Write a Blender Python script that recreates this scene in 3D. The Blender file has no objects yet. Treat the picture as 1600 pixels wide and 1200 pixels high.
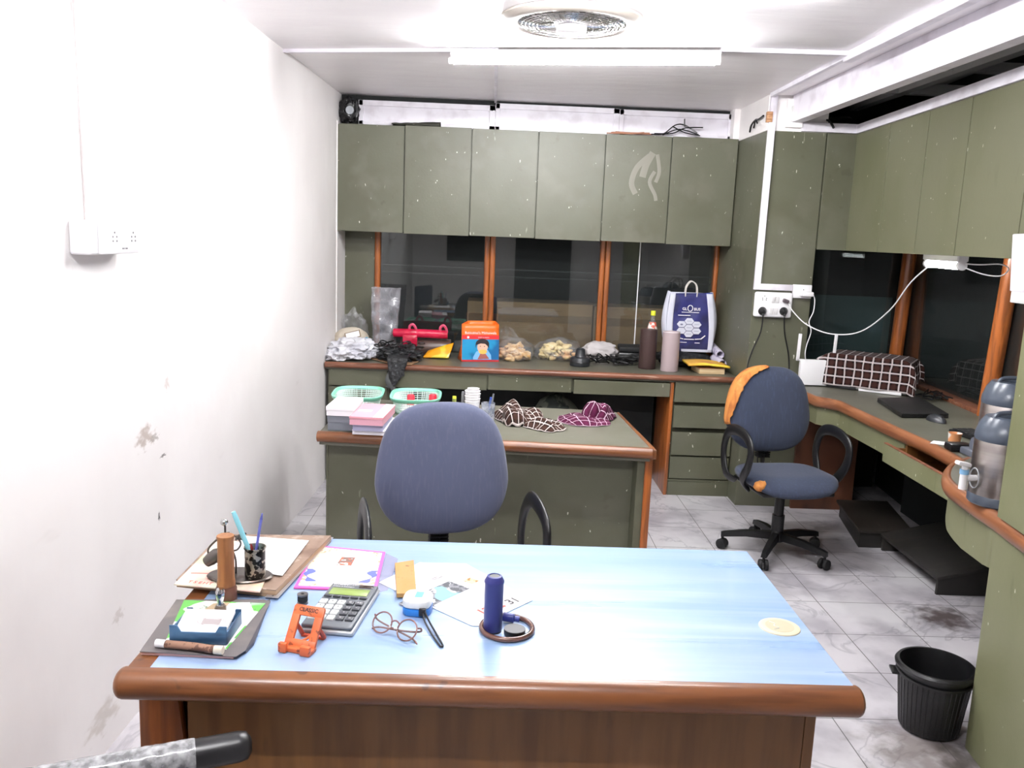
import bpy, bmesh, math, random
from mathutils import Vector, Matrix, noise
random.seed(7)
C = bpy.context.scene.collection
SC = bpy.context.scene
R = math.radians
PI = math.pi

# ---------------------------------------------------------------- camera
cam = bpy.data.cameras.new('camera')
cam.sensor_width = 36.0
cam.lens = 1350 / 1600 * 36.0
cam.clip_start = 0.02
camo = bpy.data.objects.new('camera', cam)
C.objects.link(camo)
pitch, roll, yaw = R(9.8), R(2.285), R(1.55)
fw = Vector((math.sin(yaw) * math.cos(pitch), math.cos(yaw) * math.cos(pitch), -math.sin(pitch)))
rt = Vector((math.cos(yaw), -math.sin(yaw), 0))
dn = fw.cross(rt)
rgt = rt * math.cos(roll) - dn * math.sin(roll)
down = rt * math.sin(roll) + dn * math.cos(roll)
m = Matrix((rgt, -down, -fw)).transposed().to_4x4()
m.translation = Vector((0, 0, 1.65))
camo.matrix_world = m
SC.camera = camo

# ---------------------------------------------------------------- light and exposure
world = bpy.data.worlds.new('world')
SC.world = world
world.use_nodes = True
world.node_tree.nodes['Background'].inputs[0].default_value = (0.7, 0.8, 1.0, 1)
world.node_tree.nodes['Background'].inputs[1].default_value = 0.02
SC.view_settings.view_transform = 'Standard'
SC.view_settings.look = 'None'
SC.view_settings.gamma = 1.0
SC.view_settings.use_curve_mapping = False
SC.view_settings.exposure = 0.55
TUBE_POWER = 230.0        # ceiling tube over the middle desk
TUBE_POWER_NEAR = 220.0   # ceiling tube above the camera end of the room
TUBE_POWER_MID = 210.0    # ceiling tube on the near side of the fan, above the frame
SMALL_TUBE = 60.0

# ---------------------------------------------------------------- mesh helpers
class MB:
    def __init__(s):
        s.bm = bmesh.new()
    def take(s, t, mtx=None):
        if mtx is not None:
            t.transform(mtx)
        me = bpy.data.meshes.new('t')
        t.to_mesh(me); t.free()
        s.bm.from_mesh(me)
        bpy.data.meshes.remove(me)
        return s
    def box(s, x0, x1, y0, y1, z0, z1, bev=0, rz=0, rx=0, ry=0, segs=2):
        t = bmesh.new()
        bmesh.ops.create_cube(t, size=1)
        t.transform(Matrix.Diagonal((abs(x1 - x0), abs(y1 - y0), abs(z1 - z0), 1)))
        if bev:
            bmesh.ops.bevel(t, geom=t.edges[:], offset=bev, segments=segs, affect='EDGES', profile=.5)
        mt = Matrix.Translation(((x0 + x1) / 2, (y0 + y1) / 2, (z0 + z1) / 2)) @ Matrix.Rotation(rz, 4, 'Z') @ Matrix.Rotation(ry, 4, 'Y') @ Matrix.Rotation(rx, 4, 'X')
        return s.take(t, mt)
    def cyl(s, p0, p1, r0, r1=None, n=24, bev=0):
        r1 = r0 if r1 is None else r1
        p0, p1 = Vector(p0), Vector(p1)
        d = p1 - p0
        t = bmesh.new()
        bmesh.ops.create_cone(t, cap_ends=True, segments=n, radius1=r0, radius2=r1, depth=d.length)
        if bev:
            es = [e for e in t.edges if len(e.link_faces) == 2 and any(len(f.verts) == n for f in e.link_faces)]
            bmesh.ops.bevel(t, geom=es, offset=bev, segments=2, affect='EDGES', profile=.5)
        q = Vector((0, 0, 1)).rotation_difference(d.normalized()).to_matrix().to_4x4()
        return s.take(t, Matrix.Translation((p0 + p1) / 2) @ q)
    def lathe(s, prof, c=(0, 0, 0), n=32, mtx=None):
        t = bmesh.new()
        rings = []
        for r, z in prof:
            if r < 1e-6:
                rings.append([t.verts.new((0, 0, z))])
            else:
                rings.append([t.verts.new((r * math.cos(2 * PI * k / n), r * math.sin(2 * PI * k / n), z)) for k in range(n)])
        for a, b in zip(rings, rings[1:]):
            for k in range(n):
                j = (k + 1) % n
                if len(a) == 1 and len(b) == 1: continue
                if len(a) == 1: t.faces.new((a[0], b[k], b[j]))
                elif len(b) == 1: t.faces.new((a[k], a[j], b[0]))
                else: t.faces.new((a[k], a[j], b[j], b[k]))
        bmesh.ops.recalc_face_normals(t, faces=t.faces[:])
        mt = Matrix.Translation(c)
        if mtx is not None: mt = mt @ mtx
        return s.take(t, mt)
    def prism(s, poly, z0, z1, bev=0, mtx=None, segs=2):
        t = bmesh.new()
        a = [t.verts.new((x, y, z0)) for x, y in poly]
        b = [t.verts.new((x, y, z1)) for x, y in poly]
        n = len(poly)
        t.faces.new(a[::-1]); t.faces.new(b)
        for k in range(n):
            t.faces.new((a[k], a[(k + 1) % n], b[(k + 1) % n], b[k]))
        bmesh.ops.recalc_face_normals(t, faces=t.faces[:])
        if bev:
            bmesh.ops.bevel(t, geom=t.edges[:], offset=bev, segments=segs, affect='EDGES', profile=.5)
        return s.take(t, mtx)
    def tube(s, pts, r, n=8, closed=False, smooth=6, rb=None, up=None):
        """round (or r x rb oval) bar swept along a smoothed path"""
        P = [Vector(p) for p in pts]
        if smooth > 1:
            Q = []
            L = len(P)
            rng = range(L if closed else L - 1)
            for i in rng:
                if closed:
                    a, b, c, d = P[(i - 1) % L], P[i], P[(i + 1) % L], P[(i + 2) % L]
                else:
                    a, b, c, d = P[max(i - 1, 0)], P[i], P[i + 1], P[min(i + 2, L - 1)]
                for k in range(smooth):
                    u = k / smooth
                    Q.append(.5 * ((2 * b) + (c - a) * u + (2 * a - 5 * b + 4 * c - d) * u * u + (3 * b - a - 3 * c + d) * u ** 3))
            if not closed: Q.append(P[-1])
            P = Q
        t = bmesh.new()
        L = len(P)
        rb = r if rb is None else rb
        rings = []
        prev = Vector(up) if up else None
        for i in range(L):
            if closed: d = P[(i + 1) % L] - P[(i - 1) % L]
            else: d = P[min(i + 1, L - 1)] - P[max(i - 1, 0)]
            if d.length < 1e-9: d = Vector((0, 0, 1))
            d.normalize()
            if prev is None:
                prev = Vector((0, 0, 1)) if abs(d.z) < .9 else Vector((1, 0, 0))
            base = Vector(up) if up else prev
            u = base - d * base.dot(d)
            if u.length < 1e-6: u = d.orthogonal()
            u.normalize(); prev = u
            v = d.cross(u)
            rings.append([t.verts.new(P[i] + u * (rb * math.sin(2 * PI * k / n)) + v * (r * math.cos(2 * PI * k / n))) for k in range(n)])
        for i in range(L if closed else L - 1):
            a, b = rings[i], rings[(i + 1) % L]
            for k in range(n):
                t.faces.new((a[k], a[(k + 1) % n], b[(k + 1) % n], b[k]))
        if not closed:
            t.faces.new(rings[0][::-1]); t.faces.new(rings[-1])
        bmesh.ops.recalc_face_normals(t, faces=t.faces[:])
        return s.take(t)
    def sheet(s, f, nu, nv, closeu=False, uvs=(1, 1)):
        t = bmesh.new()
        uvl = t.loops.layers.uv.new('UVMap')
        g = [[t.verts.new(f(i / nu, j / nv)) for i in range(nu + (0 if closeu else 1))] for j in range(nv + 1)]
        for j in range(nv):
            for i in range(nu):
                i2 = (i + 1) % nu if closeu else i + 1
                fc = t.faces.new((g[j][i], g[j][i2], g[j + 1][i2], g[j + 1][i]))
                for lp, (a, b) in zip(fc.loops, ((i, j), (i + 1, j), (i + 1, j + 1), (i, j + 1))):
                    lp[uvl].uv = (a / nu * uvs[0], b / nv * uvs[1])
        return s.take(t)
    def blob(s, c, rad, amp=.15, freq=2.0, seed=0, sub=4, flat=None, ridge=False, rz=0):
        t = bmesh.new()
        bmesh.ops.create_icosphere(t, subdivisions=sub, radius=1)
        o = Vector((seed * 7.3, seed * 3.1, seed * 1.7))
        for v in t.verts:
            p = v.co.normalized()
            h = noise.noise(p * freq + o) + .5 * noise.noise(p * freq * 2.3 + o)
            if ridge: h = .6 - abs(h) * 2
            k = 1 + amp * h
            v.co = Vector((p.x * rad[0] * k, p.y * rad[1] * k, p.z * rad[2] * k))
            if flat is not None and v.co.z < flat: v.co.z = flat
        return s.take(t, Matrix.Translation(c) @ Matrix.Rotation(rz, 4, 'Z'))
    def build(s, name, mat, parent=None, world=False, solid=0, subd=0, angle=38, rot=None):
        """link as ONE mesh object; world=True: the vertices are room coordinates, moved to the parent's base"""
        if world and parent is not None:
            s.bm.transform(Matrix.Translation(-Vector(parent.location)))
        me = bpy.data.meshes.new(name)
        s.bm.to_mesh(me); s.bm.free()
        o = bpy.data.objects.new(name, me)
        for mm in (mat if isinstance(mat, (list, tuple)) else [mat]): me.materials.append(mm)
        C.objects.link(o)
        if angle:
            me.shade_smooth()
            me.set_sharp_from_angle(angle=R(angle))
        if solid:
            md = o.modifiers.new('solid', 'SOLIDIFY'); md.thickness = solid; md.offset = 0
        if subd:
            md = o.modifiers.new('sub', 'SUBSURF'); md.levels = subd; md.render_levels = subd
        if parent is not None: o.parent = parent
        return o

def tag(o, label=None, cat=None, group=None, kind=None):
    if label: o['label'] = label
    if cat: o['category'] = cat
    if group: o['group'] = group
    if kind: o['kind'] = kind
    return o
def thing(name, label, cat, loc=(0, 0, 0), rz=0, group=None):
    o = bpy.data.objects.new(name, None)
    o.empty_display_size = .05
    C.objects.link(o)
    o.location = loc; o.rotation_euler = (0, 0, rz)
    return tag(o, label, cat, group)
def struct(name, mb, mat, parent=None, **k):
    o = mb.build(name, mat, parent, **k)
    if parent is None: o['kind'] = 'structure'
    return o
def single(name, label, cat, mb, mat, base, group=None, **k):
    """a thing that is one mesh; vertices in room coordinates, origin at base"""
    mb.bm.transform(Matrix.Translation(-Vector(base)))
    o = mb.build(name, mat, None, **k)
    o.location = base
    return tag(o, label, cat, group)
def text_mb(txt, size, mtx, depth=.0006, bold=0):
    cu = bpy.data.curves.new('t', 'FONT')
    cu.body = txt; cu.size = size; cu.align_x = 'CENTER'; cu.align_y = 'CENTER'; cu.extrude = depth / 2; cu.resolution_u = 3
    cu.offset = bold
    o = bpy.data.objects.new('t', cu)
    C.objects.link(o)
    dg = bpy.context.evaluated_depsgraph_get(); dg.update()
    me = bpy.data.meshes.new_from_object(o.evaluated_get(dg))
    t = bmesh.new(); t.from_mesh(me)
    bpy.data.objects.remove(o); bpy.data.curves.remove(cu); bpy.data.meshes.remove(me)
    b = MB(); b.take(t, mtx)
    return b
def frame_m(origin, xdir, ydir):
    """matrix whose local x and y run along the given directions"""
    x = Vector(xdir).normalized(); y = Vector(ydir); y = (y - x * y.dot(x)).normalized(); z = x.cross(y)
    mm = Matrix((x, y, z)).transposed().to_4x4(); mm.translation = Vector(origin)
    return mm

# ---------------------------------------------------------------- material helpers
def mat(name, col, rough=.5, metal=0.0, layers=(), bump=None, bumps=(), spec=.5, emit=None, coat=0, uv=False, trans=0, alpha=1, sheen=0, rvar=None):
    """layers: (colour, noise scale, lo, hi, stretch, detail[, strength]) blended by a noise mask"""
    mm = bpy.data.materials.new(name); mm.use_nodes = True
    N, L = mm.node_tree.nodes, mm.node_tree.links
    b = N['Principled BSDF']
    b.inputs['Roughness'].default_value = rough; b.inputs['Metallic'].default_value = metal
    b.inputs['Specular IOR Level'].default_value = spec
    b.inputs['Coat Weight'].default_value = coat
    b.inputs['Sheen Weight'].default_value = sheen
    b.inputs['Transmission Weight'].default_value = trans
    b.inputs['Alpha'].default_value = alpha
    tc = N.new('ShaderNodeTexCoord')
    src = tc.outputs['UV' if uv else 'Object']
    cur = None
    def mask(sc, lo, hi, st=(1, 1, 1), det=3, off=0):
        mp = N.new('ShaderNodeMapping'); mp.inputs['Scale'].default_value = st
        mp.inputs['Location'].default_value = (off, off * .7, off * .3)
        L.new(src, mp.inputs[0])
        n = N.new('ShaderNodeTexNoise'); n.inputs['Scale'].default_value = sc; n.inputs['Detail'].default_value = det
        L.new(mp.outputs[0], n.inputs['Vector'])
        r = N.new('ShaderNodeMapRange'); r.interpolation_type = 'SMOOTHSTEP'
        r.inputs[1].default_value = lo; r.inputs[2].default_value = hi
        L.new(n.outputs[0], r.inputs[0])
        return r.outputs[0]
    rgb = N.new('ShaderNodeRGB'); rgb.outputs[0].default_value = (*col, 1); cur = rgb.outputs[0]
    for i, ly in enumerate(layers):
        c2, sc, lo, hi, st, det = ly[:6]
        k = mask(sc, lo, hi, st, det, i * 3.7)
        if len(ly) > 6:
            mu = N.new('ShaderNodeMath'); mu.operation = 'MULTIPLY'; mu.inputs[1].default_value = ly[6]; L.new(k, mu.inputs[0]); k = mu.outputs[0]
        mx = N.new('ShaderNodeMix'); mx.data_type = 'RGBA'
        L.new(k, mx.inputs[0]); L.new(cur, mx.inputs[6]); mx.inputs[7].default_value = (*c2, 1)
        cur = mx.outputs[2]
    L.new(cur, b.inputs['Base Color'])
    if rvar:
        k = mask(rvar[0], .3, .7, rvar[3] if len(rvar) > 3 else (1, 1, 1), 3, 9)
        r = N.new('ShaderNodeMapRange'); r.inputs[3].default_value = rvar[1]; r.inputs[4].default_value = rvar[2]
        L.new(k, r.inputs[0]); L.new(r.outputs[0], b.inputs['Roughness'])
    if bump:
        mp = N.new('ShaderNodeMapping'); mp.inputs['Scale'].default_value = bump[2] if len(bump) > 2 else (1, 1, 1)
        L.new(src, mp.inputs[0])
        n = N.new('ShaderNodeTexNoise'); n.inputs['Scale'].default_value = bump[0]; n.inputs['Detail'].default_value = 4
        L.new(mp.outputs[0], n.inputs['Vector'])
        bp = N.new('ShaderNodeBump'); bp.inputs['Strength'].default_value = bump[1]; bp.inputs['Distance'].default_value = bump[3] if len(bump) > 3 else .01
        L.new(n.outputs[0], bp.inputs['Height']); L.new(bp.outputs[0], b.inputs['Normal'])
    if emit:
        b.inputs['Emission Color'].default_value = (*emit[0], 1); b.inputs['Emission Strength'].default_value = emit[1]
    return mm
def sRGB(r, g, b):
    f = lambda v: (v / 255 / 12.92) if v <= 10 else ((v / 255 + .055) / 1.055) ** 2.4
    return (f(r), f(g), f(b))
def film(name, tint=(.9, .9, .92), haze=.25, rough=.12, scale=14, ior=1.5, hazecol=(.8, .8, .82)):
    """clear plastic film or pane: see-through with a glossy surface and some milky haze"""
    mm = bpy.data.materials.new(name); mm.use_nodes = True
    N, L = mm.node_tree.nodes, mm.node_tree.links
    N.remove(N['Principled BSDF']); out = N['Material Output']
    tr = N.new('ShaderNodeBsdfTransparent'); tr.inputs[0].default_value = (*tint, 1)
    gl = N.new('ShaderNodeBsdfGlossy'); gl.inputs['Roughness'].default_value = rough
    df = N.new('ShaderNodeBsdfDiffuse'); df.inputs[0].default_value = (*hazecol, 1)
    fr = N.new('ShaderNodeFresnel'); ge = N.new('ShaderNodeNewGeometry'); mi = N.new('ShaderNodeMapRange')
    mi.inputs[3].default_value = ior; mi.inputs[4].default_value = 1 / ior; L.new(ge.outputs['Backfacing'], mi.inputs[0]); L.new(mi.outputs[0], fr.inputs[0])  # thin film: same reflectance on both faces
    a = N.new('ShaderNodeMixShader'); b = N.new('ShaderNodeMixShader')
    if scale:
        tc = N.new('ShaderNodeTexCoord'); n = N.new('ShaderNodeTexNoise'); n.inputs['Scale'].default_value = scale; n.inputs['Detail'].default_value = 3
        L.new(tc.outputs['Object'], n.inputs['Vector'])
        r = N.new('ShaderNodeMapRange'); r.inputs[1].default_value = .35; r.inputs[2].default_value = .7; r.inputs[3].default_value = haze * .5; r.inputs[4].default_value = min(1, haze * 1.6)
        L.new(n.outputs[0], r.inputs[0]); L.new(r.outputs[0], a.inputs[0])
    else:
        a.inputs[0].default_value = haze
    L.new(tr.outputs[0], a.inputs[1]); L.new(df.outputs[0], a.inputs[2])
    L.new(fr.outputs[0], b.inputs[0]); L.new(a.outputs[0], b.inputs[1]); L.new(gl.outputs[0], b.inputs[2])
    L.new(b.outputs[0], out.inputs[0])
    return mm
def plaid(name, base, mid, line, n=14, wline=.12):
    """woven check on the cloth's own UVs"""
    mm = bpy.data.materials.new(name); mm.use_nodes = True
    N, L = mm.node_tree.nodes, mm.node_tree.links
    b = N['Principled BSDF']; b.inputs['Roughness'].default_value = .9; b.inputs['Specular IOR Level'].default_value = .15
    tc = N.new('ShaderNodeTexCoord'); sp = N.new('ShaderNodeSeparateXYZ'); L.new(tc.outputs['UV'], sp.inputs[0])
    def band(o, off, w):
        a = N.new('ShaderNodeMath'); a.operation = 'MULTIPLY_ADD'; a.inputs[1].default_value = n; a.inputs[2].default_value = off + 20; L.new(o, a.inputs[0])
        f = N.new('ShaderNodeMath'); f.operation = 'FRACT'; L.new(a.outputs[0], f.inputs[0])
        c = N.new('ShaderNodeMath'); c.operation = 'LESS_THAN'; c.inputs[1].default_value = w; L.new(f.outputs[0], c.inputs[0])
        return c.outputs[0]
    def mx(f, a, bcol):
        q = N.new('ShaderNodeMix'); q.data_type = 'RGBA'; L.new(f, q.inputs[0])
        if isinstance(a, tuple): q.inputs[6].default_value = (*a, 1)
        else: L.new(a, q.inputs[6])
        q.inputs[7].default_value = (*bcol, 1)
        return q.outputs[2]
    def mul(a, k):
        q = N.new('ShaderNodeMath'); q.operation = 'MULTIPLY'; q.inputs[1].default_value = k; L.new(a, q.inputs[0]); return q.outputs[0]
    c = mx(mul(band(sp.outputs[0], .65, .42), .55), base, mid)
    c = mx(mul(band(sp.outputs[1], .65, .42), .55), c, mid)
    c = mx(mul(band(sp.outputs[0], 0, wline), .8), c, line)
    c = mx(mul(band(sp.outputs[1], 0, wline), .8), c, line)
    L.new(c, b.inputs['Base Color'])
    return mm

GREEN = sRGB(92, 93, 76)
m_green = mat('green_laminate', GREEN, .42, layers=(
    (sRGB(84, 84, 66), 2.2, .4, .7, (1, 1, 1), 4), (sRGB(99, 98, 83), 5, .5, .75, (1, 1, 1), 3),
    (sRGB(72, 72, 56), 11, .66, .76, (1, 1, 1), 3, .5), (sRGB(228, 226, 214), 55, .73, .76, (1, 1, .45), 2, .8),
    (sRGB(186, 184, 168), 16, .70, .78, (1.6, 1.6, .35), 4, .5)), bump=(60, .05))
m_green_top = mat('green_worktop', sRGB(102, 101, 89), .4, layers=((sRGB(92, 91, 78), 4, .4, .7, (1, 1, 1), 4), (sRGB(126, 124, 110), 22, .66, .76, (1, 1, 1), 3, .5)))
m_green_near = mat('green_laminate_worn', sRGB(104, 104, 81), .45, layers=((sRGB(96, 97, 71), 2.5, .4, .7, (1, 1, .6), 4), (sRGB(226, 226, 208), 60, .74, .77, (1, 1, .5), 2, .8), (sRGB(92, 92, 66), 9, .64, .78, (2, 2, .5), 3, .5)), bump=(50, .05))
m_dark_green = m_green
m_green_counter_lit = mat('green_counter_laminate_lit', sRGB(118, 119, 90), .45, layers=((sRGB(108, 110, 78), 2.5, .4, .7, (1, 1, .6), 4), (sRGB(226, 226, 208), 60, .73, .76, (1, 1, .5), 2, .8), (sRGB(96, 98, 66), 7, .62, .76, (2, 2, .5), 3, .6)), bump=(50, .05))  # yellower counter green; its brighter light is partly put into the colour
m_wood = mat('orange_brown_wood', sRGB(120, 72, 38), .34, layers=((sRGB(94, 54, 28), 6, .42, .62, (.6, 8, 8), 5, .8), (sRGB(136, 88, 52), 3, .55, .8, (.5, 5, 5), 3, .6), (sRGB(60, 34, 22), 18, .68, .74, (1, 1, 1), 2, .7)), bump=(30, .05), coat=.15)
m_wood_v = mat('orange_brown_wood_upright', sRGB(164, 92, 42), .3, layers=((sRGB(116, 64, 32), 6, .42, .62, (8, 8, .5), 5, .8), (sRGB(168, 106, 62), 3, .55, .8, (5, 5, .5), 3, .6)), coat=.15)
m_wood_edge = mat('worn_wood_edge', sRGB(128, 80, 58), .38, layers=((sRGB(96, 56, 38), 5, .42, .62, (.6, 6, 6), 5, .8), (sRGB(178, 140, 120), 14, .6, .74, (.4, 1, 3), 4, .7), (sRGB(70, 52, 46), 9, .62, .74, (.5, 2, 2), 3, .6)), bump=(30, .08))
m_wood_dark = mat('brown_veneer', sRGB(118, 80, 42), .36, layers=((sRGB(96, 62, 32), 3.0, .38, .66, (7, 7, .6), 5, .9), (sRGB(132, 94, 54), 2.0, .55, .75, (5, 5, .8), 4, .6), (sRGB(76, 52, 34), 6, .62, .76, (3, 3, 1), 4, .5)), bump=(20, .04))
m_wall = mat('white_plaster', sRGB(242, 238, 237), .55, layers=((sRGB(234, 229, 228), 1.4, .4, .7, (1, 1, 1), 4), (sRGB(205, 198, 194), 5, .7, .85, (1, .6, 2), 3, .3)), bump=(7, .35, (1, 1, .35), .012))
m_ceil = mat('white_gloss_ceiling', sRGB(245, 241, 243), .38, layers=((sRGB(241, 236, 239), 2, .4, .7, (1, 3, 1), 3),), bump=(5, .25, (1, 3, 1), .015))
m_white = mat('white_paint', sRGB(232, 228, 236), .4, layers=((sRGB(214, 208, 216), 8, .45, .7, (1, 1, 1), 3),))
m_white_plastic = mat('white_plastic', sRGB(236, 234, 236), .3)
m_black = mat('black_plastic', sRGB(17, 17, 19), .36, layers=((sRGB(27, 27, 29), 12, .5, .8, (1, 1, 1), 2),))
m_black_matt = mat('black_rubber', sRGB(20, 20, 22), .7)
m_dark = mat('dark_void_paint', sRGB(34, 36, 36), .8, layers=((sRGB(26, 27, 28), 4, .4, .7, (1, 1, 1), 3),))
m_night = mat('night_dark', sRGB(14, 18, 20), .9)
m_grey_cav = mat('dark_grey_cavity', sRGB(215, 215, 212), .8, layers=((sRGB(200, 200, 198), 3, .4, .7, (1, 1, 1), 3),))
m_metal = mat('brushed_steel', sRGB(190, 184, 180), .28, 1.0, layers=((sRGB(150, 142, 138), 3, .4, .7, (.5, .5, 6), 3),), bump=(40, .03, (1, 1, .05)))
m_chrome = mat('chrome', sRGB(200, 200, 200), .15, 1.0)
m_iron = mat('dark_iron', sRGB(96, 90, 86), .35, .9, layers=((sRGB(70, 54, 46), 30, .5, .7, (1, 1, 1), 3),))
m_paper = mat('white_paper', sRGB(236, 234, 236), .8)
m_glass = film('window_glass', (.86, .90, .89), .03, .015, 0, 1.62, (.3, .32, .32))
m_plastic_film = film('clear_plastic_film', (.95, .95, .96), .10, .10, 22, 1.45)

# ---------------------------------------------------------------- the room shell
def floor_mat():
    mm = mat('marble_floor_tile', sRGB(204, 200, 204), .3, layers=(
        (sRGB(170, 166, 172), 3.5, .42, .66, (1, 1, 1), 6), (sRGB(214, 212, 214), 2.0, .5, .7, (1, 1, 1), 4),
        (sRGB(120, 112, 108), 1.1, .62, .82, (1, 1, 1), 5, .55)), bump=(10, .03))
    N, L = mm.node_tree.nodes, mm.node_tree.links
    b = N['Principled BSDF']; cur = b.inputs['Base Color'].links[0].from_socket
    tc = N.new('ShaderNodeTexCoord')
    mp = N.new('ShaderNodeMapping'); mp.inputs['Location'].default_value = (-1.586 / .322 , -3.815 / .3375, 0)
    mp.inputs['Scale'].default_value = (1 / .322, 1 / .3375, 1)
    L.new(tc.outputs['Object'], mp.inputs[0])
    # dark veins, one drift per tile
    vn = N.new('ShaderNodeTexNoise'); vn.inputs['Scale'].default_value = 2.2; vn.inputs['Detail'].default_value = 7; vn.inputs['Distortion'].default_value = 1.6
    L.new(tc.outputs['Object'], vn.inputs['Vector'])
    ab = N.new('ShaderNodeMath'); ab.operation = 'SUBTRACT'; ab.inputs[1].default_value = .5; L.new(vn.outputs[0], ab.inputs[0])
    a2 = N.new('ShaderNodeMath'); a2.operation = 'ABSOLUTE'; L.new(ab.outputs[0], a2.inputs[0])
    r = N.new('ShaderNodeMapRange'); r.inputs[1].default_value = .0; r.inputs[2].default_value = .022; r.inputs[3].default_value = .42; r.inputs[4].default_value = 0; L.new(a2.outputs[0], r.inputs[0])
    m1 = N.new('ShaderNodeMix'); m1.data_type = 'RGBA'; L.new(r.outputs[0], m1.inputs[0]); L.new(cur, m1.inputs[6]); m1.inputs[7].default_value = (*sRGB(120, 118, 128), 1)
    cur = m1.outputs[2]
    # stains where they lie on the floor
    def stain(cur, x, y, rx, ry, col, k):
        s = N.new('ShaderNodeMapping'); s.inputs['Location'].default_value = (-x / rx, -y / ry, 0); s.inputs['Scale'].default_value = (1 / rx, 1 / ry, 1)
        L.new(tc.outputs['Object'], s.inputs[0])
        nn = N.new('ShaderNodeTexNoise'); nn.inputs['Scale'].default_value = 2.4; nn.inputs['Detail'].default_value = 6; L.new(s.outputs[0], nn.inputs['Vector'])
        ln = N.new('ShaderNodeVectorMath'); ln.operation = 'LENGTH'; L.new(s.outputs[0], ln.inputs[0])
        ad = N.new('ShaderNodeMath'); ad.operation = 'MULTIPLY_ADD'; ad.inputs[1].default_value = 2.2; L.new(nn.outputs[0], ad.inputs[0]); L.new(ln.outputs['Value'], ad.inputs[2])
        rr = N.new('ShaderNodeMapRange'); rr.interpolation_type = 'SMOOTHSTEP'; rr.inputs[1].default_value = 1.3; rr.inputs[2].default_value = 2.3; rr.inputs[3].default_value = k; rr.inputs[4].default_value = 0
        L.new(ad.outputs[0], rr.inputs[0])
        q = N.new('ShaderNodeMix'); q.data_type = 'RGBA'; L.new(rr.outputs[0], q.inputs[0]); L.new(cur, q.inputs[6]); q.inputs[7].default_value = (*col, 1)
        return q.outputs[2]
    cur = stain(cur, 2.13, 3.68, .16, .14, sRGB(66, 52, 48), .9)
    cur = stain(cur, 1.50, 2.62, .22, .2, sRGB(104, 92, 84), .7)
    cur = stain(cur, 1.62, 2.55, .12, .14, sRGB(60, 52, 44), .8)
    cur = stain(cur, 1.9, 4.6, .5, .5, sRGB(110, 106, 108), .5)
    cur = stain(cur, 1.35, 4.1, .35, .3, sRGB(120, 116, 118), .4)
    br = N.new('ShaderNodeTexBrick'); br.offset = 0; br.inputs['Scale'].default_value = 1
    br.inputs['Brick Width'].default_value = 1; br.inputs['Row Height'].default_value = 1; br.inputs['Mortar Size'].default_value = .006; br.inputs['Mortar Smooth'].default_value = .1
    L.new(mp.outputs[0], br.inputs['Vector'])
    m2 = N.new('ShaderNodeMix'); m2.data_type = 'RGBA'; L.new(br.outputs['Fac'], m2.inputs[0]); L.new(cur, m2.inputs[6]); m2.inputs[7].default_value = (*sRGB(84, 80, 80), 1)
    L.new(m2.outputs[2], b.inputs['Base Color'])
    return mm
struct('floor', MB().box(-1.6, 3.5, -1.7, 7.8, -.1, 0), floor_mat(), angle=0)
# left wall runs very slightly askew to the desks
def lw(y): return -1.242 + .0323 * y
def wall_left_mat():
    mm = m_wall.copy(); mm.name = 'white_plaster_scuffed'
    N, L = mm.node_tree.nodes, mm.node_tree.links
    b = N['Principled BSDF']; cur = b.inputs['Base Color'].links[0].from_socket
    tc = N.new('ShaderNodeTexCoord')
    for (y, z, ry, rz, col, k) in ((2.86, .93, .09, .05, sRGB(176, 160, 150), .8), (2.93, .91, .05, .02, sRGB(150, 140, 134), .7), (3.0, .83, .035, .008, sRGB(96, 88, 86), .9), (2.95, .62, .012, .022, sRGB(60, 54, 54), 1), (2.62, .40, .05, .03, sRGB(196, 186, 180), .6), (2.5, .12, .14, .06, sRGB(190, 180, 170), .6), (3.05, 1.08, .03, .03, sRGB(205, 192, 186), .6)):
        s = N.new('ShaderNodeMapping'); s.inputs['Location'].default_value = (0, -y / ry, -z / rz); s.inputs['Scale'].default_value = (0, 1 / ry, 1 / rz)
        L.new(tc.outputs['Object'], s.inputs[0])
        ln = N.new('ShaderNodeVectorMath'); ln.operation = 'LENGTH'; L.new(s.outputs[0], ln.inputs[0])
        nn = N.new('ShaderNodeTexNoise'); nn.inputs['Scale'].default_value = 2.4; nn.inputs['Detail'].default_value = 6; L.new(s.outputs[0], nn.inputs['Vector'])
        ad = N.new('ShaderNodeMath'); ad.operation = 'MULTIPLY_ADD'; ad.inputs[1].default_value = 2.2; L.new(nn.outputs[0], ad.inputs[0]); L.new(ln.outputs['Value'], ad.inputs[2])
        rr = N.new('ShaderNodeMapRange'); rr.interpolation_type = 'SMOOTHSTEP'; rr.inputs[1].default_value = 1.3; rr.inputs[2].default_value = 2.0; rr.inputs[3].default_value = k; rr.inputs[4].default_value = 0
        L.new(ad.outputs[0], rr.inputs[0])
        q = N.new('ShaderNodeMix'); q.data_type = 'RGBA'; L.new(rr.outputs[0], q.inputs[0]); L.new(cur, q.inputs[6]); q.inputs[7].default_value = (*col, 1)
        cur = q.outputs[2]
    L.new(cur, b.inputs['Base Color'])
    return mm
struct('wall_left', MB().prism([(lw(-1.7), -1.7), (lw(7.8), 7.8), (lw(7.8) - .2, 7.8), (lw(-1.7) - .2, -1.7)], 0, 2.9), wall_left_mat(), angle=0)
# front wall, behind the camera, with two dark boards the windows mirror
struct('wall_front', MB().box(-1.6, 3.5, -1.8, -1.7, 0, 2.9), m_wall, angle=0)
struct('dark_board_1', MB().box(.35, 1.25, -1.7, -1.66, 0, 2.05, .004), m_dark, angle=0)
wf = struct('dark_board_2', MB().box(-.75, -.15, -1.7, -1.67, 1.2, 1.75, .004), m_dark, angle=0)
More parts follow.
